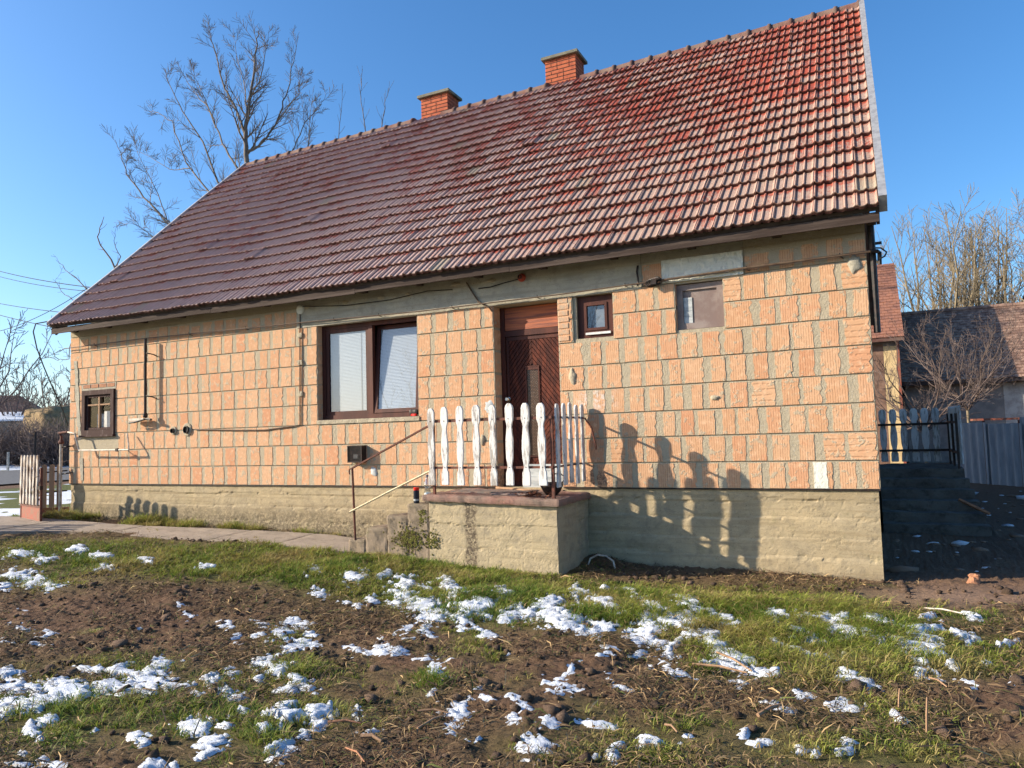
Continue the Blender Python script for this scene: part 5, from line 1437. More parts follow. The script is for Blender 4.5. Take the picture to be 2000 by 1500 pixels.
# ---- concrete path along the left wall
path = link('path', None, None, None, (-10, -0.7, -0.6)); path['kind'] = 'structure'
xs = [-16.2, -14.1, -12.2, -10.3, -8.4, -7.3, -6.12]
for i, (a, b) in enumerate(zip(xs, xs[1:])):
    m = roughbox(a+0.008, 0, -0.12, b-0.008, 1, 0.0, 0.05, 0.008, 200+i, 0.015, 5)
    m.v = [(x, path_t(x)+(path_f(x)-path_t(x))*(1-y)+fbm(np.array([x*3.0]), np.array([y*2.0]), 2, 9)[0]*0.02, float(zg(np.array([x]), np.array([-0.5]))[0])*0+float(zg0(np.array([x]), np.array([-0.2]))[0])+0.03-0.035*(1-y)+z) for x, y, z in m.v]
    part('slab', m, M_PATH, path)
# road and its far side
rd = MB()
for i in range(40):
    y0 = -60+i*4
    rd.quad((-34.5, y0, zg0(-34.5, 10)+0.05), (-25.5, y0, zg0(-25.5, 10)+0.05), (-25.5, y0+4, zg0(-25.5, 10)+0.05), (-34.5, y0+4, zg0(-34.5, 10)+0.05))
o = link('road', rd.mesh('road', (-30, 0, -0.6)), M_ROAD, None, (-30, 0, -0.6)); o['kind'] = 'structure'
# ---- single things lying about
hs = at(1176, 1108, 1, -0.35)
solo('white_hose', MB().tube([(hs[0]-0.165, -0.36, -0.86), (hs[0]-0.145, -0.34, -0.79), (hs[0]-0.06, -0.33, -0.745), (hs[0]+0.05, -0.34, -0.75), (hs[0]+0.14, -0.36, -0.80), (hs[0]+0.16, -0.37, -0.88)], 0.011, 7), M_PIPEW, 'arched piece of pale hose sticking out of the soil beside the porch', 'hose')
p = at(1905, 1133, 2, -0.90)
solo('broken_brick', roughbox(p[0]-0.085, p[1]-0.04, -0.95, p[0]+0.07, p[1]+0.06, -0.83, 0.02, 0.07, 15, 0.045, 9), M_RUBBLE, 'broken pale red brick lying on the soil right of the house corner', 'brick')
for (u, v, u2, v2, z1, lab, r) in ((1810, 1428, 1812, 1372, 0.17, 'upright dry stalk stub on the bare soil at the right', 0.007), (1755, 1388, 1760, 1352, 0.12, 'short forked dry stalk left of the upright stub', 0.006)):
    p = at(u, v, 2, -0.92); solo('dry_stalk', MB().tube([(p[0], p[1], -0.93), (p[0]+0.005, p[1], -0.92+z1*0.5), (p[0]+0.012, p[1]+0.01, -0.92+z1)], [r, r, r*0.7], 6), M_TANWOOD, lab, 'stalk')
def stick(u0, v0, u1, v1, r, lab, mat=M_TANWOOD):
    a = at(u0, v0, 2, -0.89); b = at(u1, v1, 2, -0.89); m = (a+b)/2+np.array([0, 0.015, 0.01]); za, zb = float(surf(a[0], a[1])), float(surf(b[0], b[1]))
    solo('dry_stick', MB().tube([(a[0], a[1], za+0.035), (m[0], m[1], (za+zb)/2+0.042), (b[0], b[1], zb+0.03)], [r, r*0.9, r*0.6], 6), mat, lab, 'stick')
stick(1352, 1288, 1458, 1304, 0.009, 'long pale stick half buried in the snow patch below the porch shadow')
stick(1400, 1270, 1468, 1303, 0.008, 'pale stick slanting out of the tail of the long snow patch')
stick(1805, 1192, 1880, 1205, 0.008, 'pale bent stick lying on the turf at the right', M_PIPEW)
stick(1815, 1330, 1850, 1344, 0.006, 'short pale stick on the bare soil in the right foreground')
stick(640, 1406, 705, 1405, 0.007, 'reddish stick lying left of centre in the foreground', M_RUBBLE)
stick(705, 1430, 745, 1436, 0.012, 'short split piece of pale wood with snow on it')
stick(1480, 1392, 1528, 1374, 0.012, 'broad dry leaf stalk slanting up in the right foreground')
stick(815, 1378, 875, 1380, 0.006, 'thin pale stalk left of the round snow lump')
stick(815, 1416, 870, 1384, 0.007, 'straw-coloured stalk slanting up to the round snow lump')
stick(675, 1452, 712, 1478, 0.005, 'curved thin stalk at the bottom left of centre', M_RUBBLE)
stick(1298, 1402, 1322, 1414, 0.007, 'short orange stalk in the middle of the foreground')
# ================================================================== RIGHT-HAND YARD
bst = thing('back_steps', 'dark broken concrete steps leading up behind the right end of the house', 'steps', (0.62, 4.6, -0.93))
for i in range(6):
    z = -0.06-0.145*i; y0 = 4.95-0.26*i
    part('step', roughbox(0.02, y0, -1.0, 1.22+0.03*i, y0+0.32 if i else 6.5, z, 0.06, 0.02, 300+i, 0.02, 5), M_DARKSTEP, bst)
br_ = thing('back_railing', 'white shaped picket railing round the platform behind the house', 'railing', (0.6, 6.0, -0.05))
for i in range(6):
    put_picket(br_, (0.13+0.165*i, 6.35, -0.02), 0, i, 0, 0, (1.25, 1, 1.02))
for i in range(13): put_picket(br_, (1.17+0.004*i, 6.25-0.10*i, 0.0), math.pi/2, i, 0, 0, (0.7, 1, 1.0))
part('rail', MB().box(0.05, 6.31, 0.62, 1.13, 6.335, 0.66), M_BLACK, br_); part('rail', MB().box(0.05, 6.31, 0.16, 1.13, 6.335, 0.20), M_BLACK, br_)
part('rail', MB().box(1.13, 4.95, 0.64, 1.155, 6.33, 0.68), M_BLACK, br_); part('rail', MB().box(1.13, 4.95, 0.16, 1.155, 6.33, 0.20), M_BLACK, br_)
for y in (6.32, 5.65, 4.97): part('post', MB().box(1.125, y, -0.08, 1.16, y+0.03, 0.80), M_BLACK, br_)
# corrugated sheet fence
A = np.array([1.62, 11.35]); B = np.array([4.9, 7.0])
def corr(name, A, B, z0, z1, parent, mat):
    m = MB(); L = float(np.hypot(*(B-A))); n = int(L/0.03); d = (B-A)/L; nn = np.array([-d[1], d[0]])
    for i in range(n+1):
        s = i*L/n; o_ = 0.022*math.sin(s*2*math.pi/0.20); p = A+d*s+nn*o_
        for z in (z0, z1):
            m.v.append((p[0], p[1], z)); 
    for i in range(n+1):
        s = i*L/n; o_ = 0.022*math.sin(s*2*math.pi/0.20)+0.004; p = A+d*s+nn*o_
        for z in (z0, z1): m.v.append((p[0], p[1], z))
    K = 2*(n+1)
    for i in range(n):
        a = 2*i; m.f.append((a, a+2, a+3, a+1)); m.f.append((K+a, K+a+1, K+a+3, K+a+2)); m.f.append((a+1, a+3, K+a+3, K+a+1))
    return part(name, m, mat, parent)
cf = thing('sheet_fence', 'grey corrugated sheet fence right of the back steps', 'fence', (3.2, 9.2, -0.75))
for i in range(6):
    a = A+(B-A)*(i/6); b = A+(B-A)*((i+1)/6+0.01); corr('sheet', a, b, -0.93, 0.62+(0.10 if i > 1 else 0)+random.uniform(-.03, .03), cf, M_SHEET)
for i in range(7):
    p = A+(B-A)*(i/6); part('post', MB().box(p[0]-0.02, p[1]+0.05, -0.93, p[0]+0.03, p[1]+0.10, 0.66), M_RUST, cf)
# neighbour: tall narrow house end
def tiled_slope(parent, x0, x1, y0, z0, y1, z1, tw, th, mat, seed, name='tile', xr0=None):
    """rows of flat tiles on a slope; x1 may differ at the top (x1t)"""
    rr = random.Random(seed); m = MB(); L = math.hypot(y1-y0, z1-z0); nr = int(L/th); dy, dz = (y1-y0)/L, (z1-z0)/L
    ny, nz = -dz, dy
    for r in range(nr):
        s0 = r*L/nr; s1 = s0+L/nr*1.15; off = (r % 2)*tw/2
        x = x0-off
        while x < x1:
            a = max(x, x0)+0.004; b = min(x+tw, x1)-0.004
            if b-a > 0.02:
                l = 0.020+rr.uniform(-.004, .008); q = rr.uniform(-0.006, 0.006)
                P = [(a, y0+dy*(s0+q)+ny*l, z0+dz*(s0+q)+nz*l), (b, y0+dy*(s0+q)+ny*l, z0+dz*(s0+q)+nz*l), (b, y0+dy*s1+ny*0.004, z0+dz*s1+nz*0.004), (a, y0+dy*s1+ny*0.004, z0+dz*s1+nz*0.004)]
                m.quad(*P); m.quad((a, y0+dy*(s0+q), z0+dz*(s0+q)), (b, y0+dy*(s0+q), z0+dz*(s0+q)), P[1], P[0])
            x += tw
    return part(name, m, mat, parent, kind='stuff')
YN = 18.6
ea = at(1768, 655, 1, YN-0.3); ri = at(1745, 514, 1, YN+3.8); XN = (ea[0]+ri[0])/2
nh = thing('neighbour_house', 'tall narrow neighbouring house with plain red tiled roof behind the picket railing', 'house', (XN-2.5, YN+3.8, -0.93))
c = MB().box(XN-5, YN, -0.95, XN-0.16, YN+7.4, ea[2]-0.12); c.prism([(YN, ea[2]-0.119), (YN+7.4, ea[2]-0.119), (YN+3.8, ri[2]-0.25)], XN-5, XN-0.16, 'yz'); part('wall', c, M_RUBBLE if False else M_OLDWALL, nh)
c = MB().box(XN-0.62, YN-0.012, -0.95, XN-0.24, YN-0.001, ea[2]-0.28); part('render_panel', c, M_YELLOW, nh)
c = MB().box(XN-0.235, YN-0.03, -0.95, XN-0.155, YN-0.001, ea[2]-0.10); part('corner_trim', c, M_RUSTRED, nh)
c = MB().box(XN-3.5, YN-0.008, -0.95, XN-0.625, YN-0.001, ea[2]-0.20); part('brown_facing', c, m_simple('brown_wall', (0.17, 0.10, 0.07), (0.24, 0.15, 0.11), 0.9, 6, 0.01, 30), nh)  # left part of the front, browner than the ochre strip
c = MB(); c.prism([(YN-0.32, ea[2]-0.05), (YN+3.8, ri[2]-0.03), (YN+7.9, ea[2]-0.05), (YN+7.9, ea[2]-0.15), (YN+3.8, ri[2]-0.13), (YN-0.32, ea[2]-0.15)], XN-5, XN, 'yz'); rn = part('roof', c, M_OLDTILE, nh)
tiled_slope(rn, XN-2.2, XN, YN-0.34, ea[2]-0.03, YN+3.8, ri[2]-0.01, 0.20, 0.19, m_simple('plain_red_tile', (0.30, 0.135, 0.085), (0.20, 0.095, 0.07), 0.85, 5, 0.008, 30), 5)
# long outbuilding
YO = 20.0
e0 = at(1770, 742, 1, YO); e1 = at(2000, 742, 1, YO); r0 = at(1765, 612, 1, YO+3.4); r1 = at(2000, 598, 1, YO+3.4)
ob = thing('long_outbuilding', 'long low outbuilding with a weathered tiled roof beyond the bare shrubs', 'building', (5, YO+3.4, -0.93))
OX0, OX1 = XN-0.1, 13.0; ze, zr = (e0[2]+e1[2])/2, (r0[2]+r1[2])/2
c = MB().box(OX0+0.1, YO+0.3, -0.95, OX1-0.2, YO+6.5, ze-0.02); part('wall', c, M_OLDWALL, ob)
c = MB().box(at(1962, 790, 1, YO+0.28)[0], YO+0.28, -0.95, OX1-0.3, YO+0.299, ze-0.15); part('white_wall', c, M_WHITEWALL, ob)
c = MB().prism([(YO-0.1, ze-0.03), (YO+3.4, zr-0.03), (YO+7, ze-0.03), (YO+7, ze-0.12), (YO+3.4, zr-0.12), (YO-0.1, ze-0.12)], OX0, OX1, 'yz'); ro = part('roof', c, M_SOFFIT, ob)
tiled_slope(ro, OX0, OX1, YO-0.12, ze, YO+3.4, zr, 0.19, 0.17, M_PALETILE, 6)
m = MB()
for i in range(34): m.tube([(OX0+i*0.36, YO+3.4, zr+0.0), (OX0+i*0.36+0.37, YO+3.4, zr+0.01)], 0.10, 8)
part('ridge_tile', m, M_PALETILE, ro, kind='stuff')
m = MB().box(OX0, YO-0.13, ze-0.12, OX1, YO-0.10, ze-0.01); part('fascia_board', m, M_FASCIA, ro)
p = at(1955, 818, 1, 13.4); solo('rusty_sheet', MB().box(p[0]-0.62, 13.2, p[2]-0.03, p[0]+0.40, 13.8, p[2]+0.02), M_RUSTRED, 'rusty flat sheet lying behind the corrugated fence', 'sheet')
for (u, v, w_, la) in ((1888, 985, .35, 'loose reddish board leaning on the dark back steps'),):
    a = at(u, v, 1, 4.3); solo('loose_board', MB().tube([(a[0]-0.10, 4.2, a[2]+0.08), (a[0]+w_*0.7, 4.0, a[2]-0.10)], 0.025, 5), M_RUBBLE, la, 'board')

# ================================================================== TREES
def rot_about(v, ax, a): return Matrix.Rotation(a, 3, ax) @ v
def grow(mb, p, d, L, r, depth, rr, up=0.15, kids=5, spread=0.7, wob=0.16, nseg=6, rmin=0.004, sub=0.55, sides=(5, 4, 3, 3, 3)):
    pts = [p.copy()]; rad = [r]; dd = d.normalized(); q = p.copy()
    for i in range(nseg):
        dd = (dd+Vector((rr.gauss(0, wob), rr.gauss(0, wob), rr.gauss(0, wob)+up*0.5))).normalized()
        q = q+dd*(L/nseg); pts.append(q.copy()); rad.append(max(rmin, r*(1-(i+1)/nseg*0.82)))
    mb.tube(pts, rad, sides[min(depth, len(sides)-1)], cap=False)
    if depth <= 0: return
    branch_off(mb, pts, rad, L, depth, rr, up, kids, spread, wob, rmin, sub, sides)
def branch_off(mb, pts, rad, L, depth, rr, up, kids, spread, wob, rmin, sub, sides, t0=0.18):
    for k in range(kids):
        t = t0+(0.97-t0)*(k+rr.random()*0.8)/kids; f = t*(len(pts)-1); i = min(int(f), len(pts)-2); a = pts[i].lerp(pts[i+1], f-i)
        ax = (pts[i+1]-pts[i]).normalized(); side = ax.orthogonal().normalized(); side = rot_about(side, ax, rr.uniform(0, 6.283))
        nd = (ax*math.cos(spread)+side*math.sin(spread)*rr.uniform(.8, 1.25)).normalized()
        ln = L*sub*(1-0.45*t)*rr.uniform(.6, 1.2)
        grow(mb, a, nd, ln, max(rmin, rad[i]*0.55), depth-1, rr, up, max(2, kids-1), spread, wob, 4 if depth < 3 else 5, rmin, sub, sides)
def tree_obj(name, label, loc, group=None, cat='tree'): return thing(name, label, cat, loc, group)
def limb_tree(root, limbs, depth_of, base, mats, rmin, r0, kids, tw_L, levels=2, seed=1, up=0.12, spread=0.75, trunk_limbs=1):
    rr = random.Random(seed); tk = MB(); cr = MB()
    for li, (pix, r) in enumerate(limbs):
        y = depth_of[li]; pts = []
        for j, (u, v) in enumerate(pix):
            q = Vector(at(u, v, 1, y[0]+(y[1]-y[0])*j/max(1, len(pix)-1))); pts.append(q)
        pts = ([Vector(base)] if li == 0 else [])+pts
        # finer, slightly crooked polyline
        fine = []
        for a, b in zip(pts, pts[1:]):
            for k in range(4): fine.append(a.lerp(b, k/4)+Vector((rr.gauss(0, .02), rr.gauss(0, .02), rr.gauss(0, .02))))
        fine.append(pts[-1]); n = len(fine); rad = [max(rmin, r*(0.80 if li else 0.85)*(1-0.9*(i/(n-1))**0.8)) for i in range(n)]
        (tk if li < trunk_limbs else cr).tube(fine, rad, 7 if li < trunk_limbs else 5, cap=False)
        L = sum((b-a).length for a, b in zip(fine, fine[1:]))
        branch_off(cr, fine, rad, tw_L*L**0.5, levels, rr, up, kids, spread, 0.085, rmin, 0.55, (4, 3, 3, 3), 0.08 if li else 0.3)
    part('trunk', tk, mats[0], root, smooth=True); part('crown', cr, mats[1], root)
YT = 12.0
base = at(486, 800, 1, YT); base = (base[0], YT, -0.9)
wt = tree_obj('walnut_tree', 'large bare walnut tree standing behind the left part of the tiled roof', base)
LM = [([(484, 420), (482, 315), (480, 261), (484, 216), (494, 154), (500, 95), (505, 60)], 0.17),
      ([(480, 261), (462, 215), (439, 175), (422, 104), (412, 70), (405, 42)], 0.075),
      ([(481, 300), (505, 285), (525, 261), (548, 222), (563, 175), (572, 120), (583, 71)], 0.08),
      ([(484, 380), (463, 328), (434, 278), (405, 208), (377, 175), (343, 121)], 0.075),
      ([(486, 470), (456, 400), (426, 357), (397, 278), (356, 216), (332, 170), (319, 133)], 0.08),
      ([(486, 500), (440, 410), (410, 377), (364, 319), (335, 237), (310, 222), (290, 216)], 0.075),
      ([(486, 560), (390, 480), (327, 435), (281, 385), (248, 340), (236, 300), (224, 272)], 0.09),
      ([(486, 520), (540, 400), (560, 330), (575, 285), (596, 240), (625, 205), (641, 180)], 0.06),
      ([(486, 560), (400, 500), (320, 475), (298, 460), (265, 439), (232, 431)], 0.05),
      ([(484, 230), (478, 170), (462, 110), (455, 55)], 0.04), ([(484, 200), (510, 150), (520, 100), (524, 60)], 0.04),
      ([(420, 250), (400, 190), (382, 150), (372, 130)], 0.035), ([(540, 240), (585, 180), (596, 140)], 0.035),
      ([(560, 330), (600, 290), (610, 230), (612, 190)], 0.035), ([(330, 440), (300, 360), (270, 300), (262, 270)], 0.035), ([(370, 330), (330, 330), (280, 300), (240, 290)], 0.03)]
DD = [(YT, YT), (YT, YT-1.2), (YT, YT+1), (YT, YT+.8), (YT, YT-1), (YT, YT+1.5), (YT, YT-.5), (YT, YT+1.2), (YT, YT-1.5), (YT, YT+1), (YT, YT-.8), (YT+.4, YT), (YT+.4, YT-.3), (YT+.5, YT+2), (YT, YT+.6), (YT+.5, YT+1.5)]
limb_tree(wt, LM, DD, base, (M_BARK, M_BARK), 0.0054, 0.17, 15, 0.86, 2, 4, 0.13, 0.70)
# second tree behind the left verge
YT2 = 7.0
b2 = at(190, 700, 1, YT2); b2 = (b2[0], YT2, -0.6)
t2 = tree_obj('bare_tree', 'low spreading bare tree showing past the left roof edge and corner', b2)
LM2 = [([(200, 640), (215, 570), (224, 522), (190, 464), (203, 423)], 0.09), ([(205, 600), (166, 563), (128, 526), (104, 497)], 0.04), ([(215, 560), (235, 500), (222, 470), (228, 440)], 0.03),
       ([(200, 640), (150, 610), (133, 722-20), (112, 703), (87, 695), (60, 672)], 0.03), ([(112, 703), (105, 690), (96, 672), (90, 663)], 0.016), ([(190, 740), (150, 740), (120, 730), (97, 716)], 0.022), ([(180, 700), (140, 700), (125, 685), (114, 666)], 0.018), ([(150, 590), (120, 570), (108, 545), (125, 520)], 0.02)]
limb_tree(t2, LM2, [(YT2, YT2)]*8, b2, (M_BARK, M_BARK), 0.0045, 0.1, 9, 0.36, 1, 9, 0.16)
# saplings right of it
for i, (px, la) in enumerate(((((664, 420), (663, 270), (668, 165)), 'single thin bare sapling between the walnut tree and the left chimney'), (((715, 400), (713, 255), (704, 180), (708, 135)), 'taller bare sapling nearer the left chimney'), (((745, 400), (745, 250), (752, 200), (760, 172)), 'short bare sapling just left of the left chimney'), (((608, 420), (600, 300), (606, 230), (612, 170)), 'bare sapling at the right edge of the walnut crown'))):
    y = 14+i; b = at(px[0][0], 800, 1, y); b = (b[0], y, -0.9); t = tree_obj('sapling', la, b, 'saplings behind the roof')
    limb_tree(t, [(list(px), 0.05)], [(y, y)], b, (M_BARK, M_BARK), 0.006, 0.05, 14, 0.36, 1, 30+i, 0.25, 0.5)
# trees beyond the outbuilding
def fan_tree(name, label, base, H, W, seed, mat, kids=9, n=7, r=0.16, rmin=0.010, lean=0.0, levels=2, group=None, lowfork=0.22, matc=None, cat='tree'):
    rr = random.Random(seed); t = tree_obj(name, label, base, group, cat); tk = MB(); cr = MB(); b = Vector(base)
    top = b+Vector((lean, 0, H*lowfork)); tk.tube([b, b.lerp(top, .5)+Vector((rr.gauss(0, .03), 0, 0)), top], [r, r*0.85, r*0.75], 7, cap=False)
    for i in range(n):
        a = 6.283*i/n+rr.uniform(-.3, .3); sp = rr.uniform(0.25, 1.0)
        end = b+Vector((W*0.5*math.cos(a)*sp, W*0.5*math.sin(a)*sp, H*(1.0-0.25*sp*rr.random())))
        pts = [top]
        for k in range(1, 7):
            f = k/6; q = top.lerp(end, f); bow = math.sin(f*math.pi)*W*0.05; q = q+Vector((math.cos(a)*bow+rr.gauss(0, W*0.012), math.sin(a)*bow+rr.gauss(0, W*0.012), 0)); pts.append(q)
        rad = [max(rmin, r*0.55*(1-0.88*k/6)) for k in range(7)]
        (cr).tube(pts, rad, 5, cap=False)
        branch_off(cr, pts, rad, H*0.42, levels, rr, 0.16, kids, 0.65, 0.15, rmin, 0.55, (4, 3, 3, 3), 0.05)
    part('trunk', tk, mat, t, smooth=True); part('crown', cr, matc or mat, t); return t
def gpos(u, y): q = at(u, 800, 1, y); return (q[0], y, -0.93)
fan_tree('bare_tree', 'tall yellowish bare tree behind the dark left half of the outbuilding roof', gpos(1848, 28), 10.6, 6.2, 11, M_BARKY, 13, 12, 0.17, 0.0075)
fan_tree('bare_tree', 'tall bare tree behind the lit right half of the outbuilding roof', gpos(1935, 30), 11.0, 6.4, 12, M_BARKY, 13, 12, 0.17, 0.0075)
fan_tree('bare_tree', 'bare tree at the right edge of the picture beyond the outbuilding', gpos(2020, 27), 9.6, 5.5, 13, M_BARKY, 12, 10, 0.15, 0.0075)
fan_tree('bare_shrub', 'spreading bare shrub behind the back picket railing', (gpos(1800, 11.8)[0], 11.8, -0.75), 3.6, 4.6, 14, M_BARKY, 10, 10, 0.045, 0.003, 0, 2, 'bare shrubs behind the back railing', 0.32, M_TWIG, 'shrub')
fan_tree('bare_shrub', 'bare spreading shrub with yellowish stems right behind the corrugated fence', (gpos(1890, 13)[0], 13, -0.75), 4.2, 4.4, 15, M_BARKY, 10, 10, 0.045, 0.003, 0, 2, 'bare shrubs behind the back railing', 0.40, M_TWIG, 'shrub')

# ================================================================== LEFT: GATE, FENCE, STREET
gate = thing('garden_gate', 'small garden gate of worn white pickets with a rusty red kick plate', 'gate', (-12.85, -0.85, -0.62))
G0 = Vector((-13.32, -0.74, 0)); G1 = Vector((-12.38, -0.97, 0)); gd = (G1-G0).normalized(); ga = math.atan2(gd.y, gd.x)
def gb(s0, z0, s1, z1, t=0.03, off=0.0, mat=M_RUST, name='frame_bar'):
    m = MB(); n = Vector((-gd.y, gd.x, 0)); P = []
    for s, o_ in ((s0, off), (s1, off), (s1, off+t), (s0, off+t)):
        q = G0+gd*s+n*o_; P.append((q.x, q.y))
    m.prism(P, z0, z1, 'xy'); return part(name, m, mat, gate)
Lg = (G1-G0).length
gb(0, -0.62, 0.03, 0.32); gb(Lg-0.03, -0.70, Lg, 0.34, 0.035); gb(0.031, 0.27, Lg-0.031, 0.30); gb(0.031, -0.20, Lg-0.031, -0.17); gb(0.031, -0.32, Lg-0.031, -0.29)
gb(0.031, -0.60, Lg-0.031, -0.321, 0.008, 0.01, M_RUSTRED, 'kick_plate')
for i in range(6):
    q = G0+gd*(0.07+i*0.155); o = put_picket(gate, (q.x+0.005, q.y-0.03, -0.28), ga, i, 0, 0.035, (0.95, 1, 0.90), M_PAINTOLD)
part('latch', MB().tube([G1+Vector((0, -.02, .20)), G1+Vector((-.09, -.04, .18)), G1+Vector((-.13, -.03, .02)), G1+Vector((-.10, -.02, -.05))], 0.008, 5).box(G1.x-0.03, G1.y-0.03, -0.02, G1.x+0.04, G1.y+0.02, 0.04), M_BLACK, gate)
sf_ = thing('picket_fence', 'short run of round-topped tan pickets between the gate and the house corner', 'fence', (-13.4, -0.3, -0.60))
def round_picket(x, y, z0, z1, w, rz=math.pi/2):
    n = 8; poly = [(-w, z0), (w, z0)]+[(w*math.cos(math.pi*k/n), z1-w+w*math.sin(math.pi*k/n)) for k in range(n+1)]
    m = MB(); m.prism(poly, -0.01, 0.01); c, s = math.cos(rz), math.sin(rz); m.v = [(x+a*c-b*s, y+a*s+b*c, z) for a, b, z in m.v]; return m
for i in range(5):
    f = i/4.0; x = -13.66+0.40*f; y = -0.40+0.30*f; part('picket', round_picket(x, y, -0.42, 0.36, 0.042, 0.55), M_TANWOOD, sf_)
part('rail', MB().tube([(-13.70, -0.42, 0.20), (-13.16, -0.02, 0.24)], 0.014, 6), M_BLACK, sf_); part('rail', MB().tube([(-13.70, -0.42, -0.16), (-13.16, -0.02, -0.12)], 0.014, 6), M_BLACK, sf_)
part('base_board', MB().prism([(-13.75, -0.40), (-13.20, 0.02), (-13.22, 0.06), (-13.77, -0.36)], -0.62, -0.42, 'xy'), M_RUSTRED, sf_)
st_ = thing('street_fence', 'white picket street fence continuing beyond the gate', 'fence', (-13.35, -4.5, -0.65))
for i in range(26): put_picket(st_, (-13.33, -1.95-0.17*i, -0.45), math.pi/2, i, 0, 0, (1, 1, 0.95))
part('rail', MB().box(-13.36, -6.4, 0.20, -13.34, -1.85, 0.24), M_RUST, st_); part('rail', MB().box(-13.36, -6.4, -0.25, -13.34, -1.85, -0.21), M_RUST, st_)
for y in (-1.85, -4.1, -6.4): part('post', MB().box(-13.37, y, -0.75, -13.32, y+0.04, 0.45), M_RUST, st_)
def rp(u, v, d): return Vector(CC+( _F+(u-1000)/CF*CR-(v-750)/CF*CU)*d)
def far(u, d, v=880): q = rp(u, v, d); return (q.x, q.y, float(zg0(np.array([q.x]), np.array([q.y]))[0]))
for i, (u, d, H, W, la) in enumerate(((-30, 44, 9.0, 8, 'bare leaning tree at the left edge above the far hedge'), (30, 50, 6.5, 6, 'bare tree behind the red-roofed house on the left'), (72, 54, 5.0, 5, 'slender bare tree beside the snow-covered shed roof'), (106, 46, 5.6, 4.6, 'dark bare tree behind the straw stack'), (140, 48, 4.4, 4, 'bare tree peeping out beside the left house corner'))):
    fan_tree('bare_tree', la, far(u, d), H, W, 60+i, M_TWIG if i != 3 else M_BARK, 7, 7, 0.12, 0.016, 0, 2, 'bare trees beyond the street')
def bush(u, d, W, H, seed, la):
    b = Vector(far(u, d)); rr = random.Random(seed); t = thing('bare_bush', la, 'bush', b, 'twiggy bushes across the street'); m = MB()
    for i in range(90):
        a = rr.uniform(0, 6.283); s = rr.random()**.5*W*0.45; p0 = b+Vector((math.cos(a)*s, math.sin(a)*s, 0)); d_ = Vector((rr.gauss(0, .55), rr.gauss(0, .55), 1)).normalized()
        grow(m, p0, d_, H*rr.uniform(.6, 1.15), 0.022, 1, rr, 0.05, 6, 0.7, 0.22, 5, 0.010, 0.5, (3, 3))
    part('stems', m, M_TWIG, t, kind='stuff')
for i, (u, d, W, H, la) in enumerate(((-20, 37, 4, 2.3, 'twiggy bush at the far left edge across the road'), (18, 38, 3.6, 2.2, 'twiggy bush below the red-roofed house across the road'), (48, 37.5, 3.4, 2.1, 'twiggy bush around the thin dark post across the road'), (80, 38, 3.4, 2.2, 'twiggy bush below the snowy shed roof'), (112, 37, 3.4, 2.3, 'twiggy bush in front of the straw stack'), (142, 37, 3.2, 2.2, 'twiggy bush beside the left corner of the brick house'))): bush(u, d, W, H, 80+i, la)
q = Vector(far(112, 44)); hy = thing('straw_stack', 'big rounded straw stack beyond the bushes on the left', 'straw stack', q)
part('stack', roughbox(q.x-1.3, q.y-1.6, q.z-0.2, q.x+1.5, q.y+1.8, q.z+2.95, 0.15, 0.25, 7, 0.7, 1.3), M_HAY, hy, smooth=True)
q = Vector(far(52, 50)); sh = thing('snowy_shed', 'low shed with a snow-covered roof beyond the bushes', 'shed', q)
R26 = Matrix.Rotation(0.9, 3, 'Z')
def rb(m, c): m.v = [tuple(R26 @ (Vector(v)-c)+c) for v in m.v]; return m
part('wall', rb(MB().box(q.x-2.6, q.y-1.5, q.z-.2, q.x+2.6, q.y+1.5, q.z+2.2), q), M_OLDWALL, sh)
part('roof', rb(MB().prism([(q.y-1.9, q.z+2.25), (q.y+1.8, q.z+2.9), (q.y+1.8, q.z+3.0), (q.y-1.9, q.z+2.36)], q.x-2.8, q.x+2.8, 'yz'), q), M_SNOW, sh)
q = Vector(far(-12, 56)); fh = thing('far_house', 'distant house with a dull red hipped roof at the left edge', 'house', q)
part('wall', rb(MB().box(q.x-4, q.y-3, q.z-.2, q.x+4, q.y+3, q.z+2.4), q), M_OLDWALL, fh)
m = MB(); b_ = [(-4.4, -3.4), (4.4, -3.4), (4.4, 3.4), (-4.4, 3.4)]; m.v = [(q.x+a, q.y+b, q.z+2.4) for a, b in b_]+[(q.x-1.6, q.y, q.z+4.4), (q.x+1.6, q.y, q.z+4.4)]; m.f = [(0, 1, 5, 4), (1, 2, 5), (2, 3, 4, 5), (3, 0, 4), (3, 2, 1, 0)]
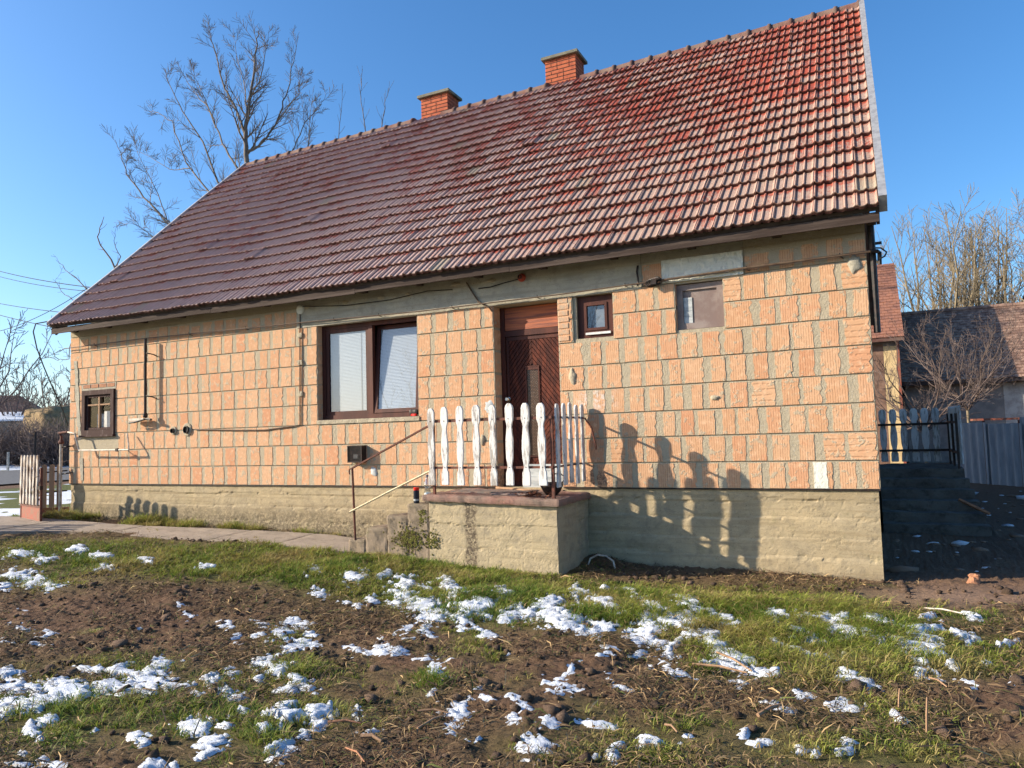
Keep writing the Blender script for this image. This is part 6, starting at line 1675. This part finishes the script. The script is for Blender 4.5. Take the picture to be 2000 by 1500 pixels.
part('roof', rb(m, q), M_OLDTILE, fh)
q = Vector(far(68, 30)); solo('thin_post', MB().tube([q, q+Vector((0.03, 0, 1.75))], 0.045, 6), M_BLACK, 'thin dark post standing behind the gate pickets', 'post')
q = Vector(far(16, 33)); solo('short_post', MB().tube([q, q+Vector((0, 0, .85))], 0.06, 6), M_PIPEW, 'short pale post on the verge across the road', 'post')
# ---- overhead wires
def wire(p0, p1, d0, d1, sag, lab, r=0.008, ext=None):
    a = rp(*p0, d0); b = rp(*p1, d1); pts = [a.lerp(b, k/14)+Vector((0, 0, -sag*4*(k/14)*(1-k/14))) for k in range(15)]
    solo('overhead_wire', MB().tube(pts, r, 4), M_WIRE, lab, 'wire', 'wires left of the house')
wire((-60, 512), (185, 562), 24, 17, .10, 'uppermost of the wires crossing the sky left of the roof', .010)
wire((-60, 522), (185, 570), 24, 17, .12, 'second wire from the top left of the roof')
wire((-60, 580), (140, 612), 22, 16, .05, 'middle wire running to the left roof corner')
wire((-60, 655), (172, 562), 22, 16, .25, 'wire rising towards the roof edge from lower left', .009)
wire((-60, 598), (150, 648), 22, 16, .05, 'lowest wire running behind the left eaves corner', .009)
A_ = [(118, 630), (92, 628), (70, 632), (65, 648), (72, 680), (85, 715), (104, 760), (122, 800), (133, 832)]
solo('service_cable', MB().tube([rp(u, v, 14.2+0.02*i) for i, (u, v) in enumerate(A_)], 0.012, 5), M_WIRE, 'dark cable looping from the left eaves corner down behind the house corner', 'cable')

# trees of the garden behind the photographer, which the window panes mirror
for i, (x, y, H, W) in enumerate(((-15.5, -20, 9.5, 8), (-11.0, -17.5, 8, 7), (-22, -26, 11, 9), (-5.5, -24, 8, 7))):
    fan_tree('bare_tree', ('bare garden tree mirrored in the left pane of the large window', 'bare garden tree mirrored low in the tilted pane of the large window', 'tall bare tree farther back in the garden opposite the house', 'bare tree in the garden opposite the porch')[i], (x, y, -0.9), H, W, 90+i, M_BARK, 8, 8, 0.16, 0.010, 0, 2, 'garden trees opposite the house')
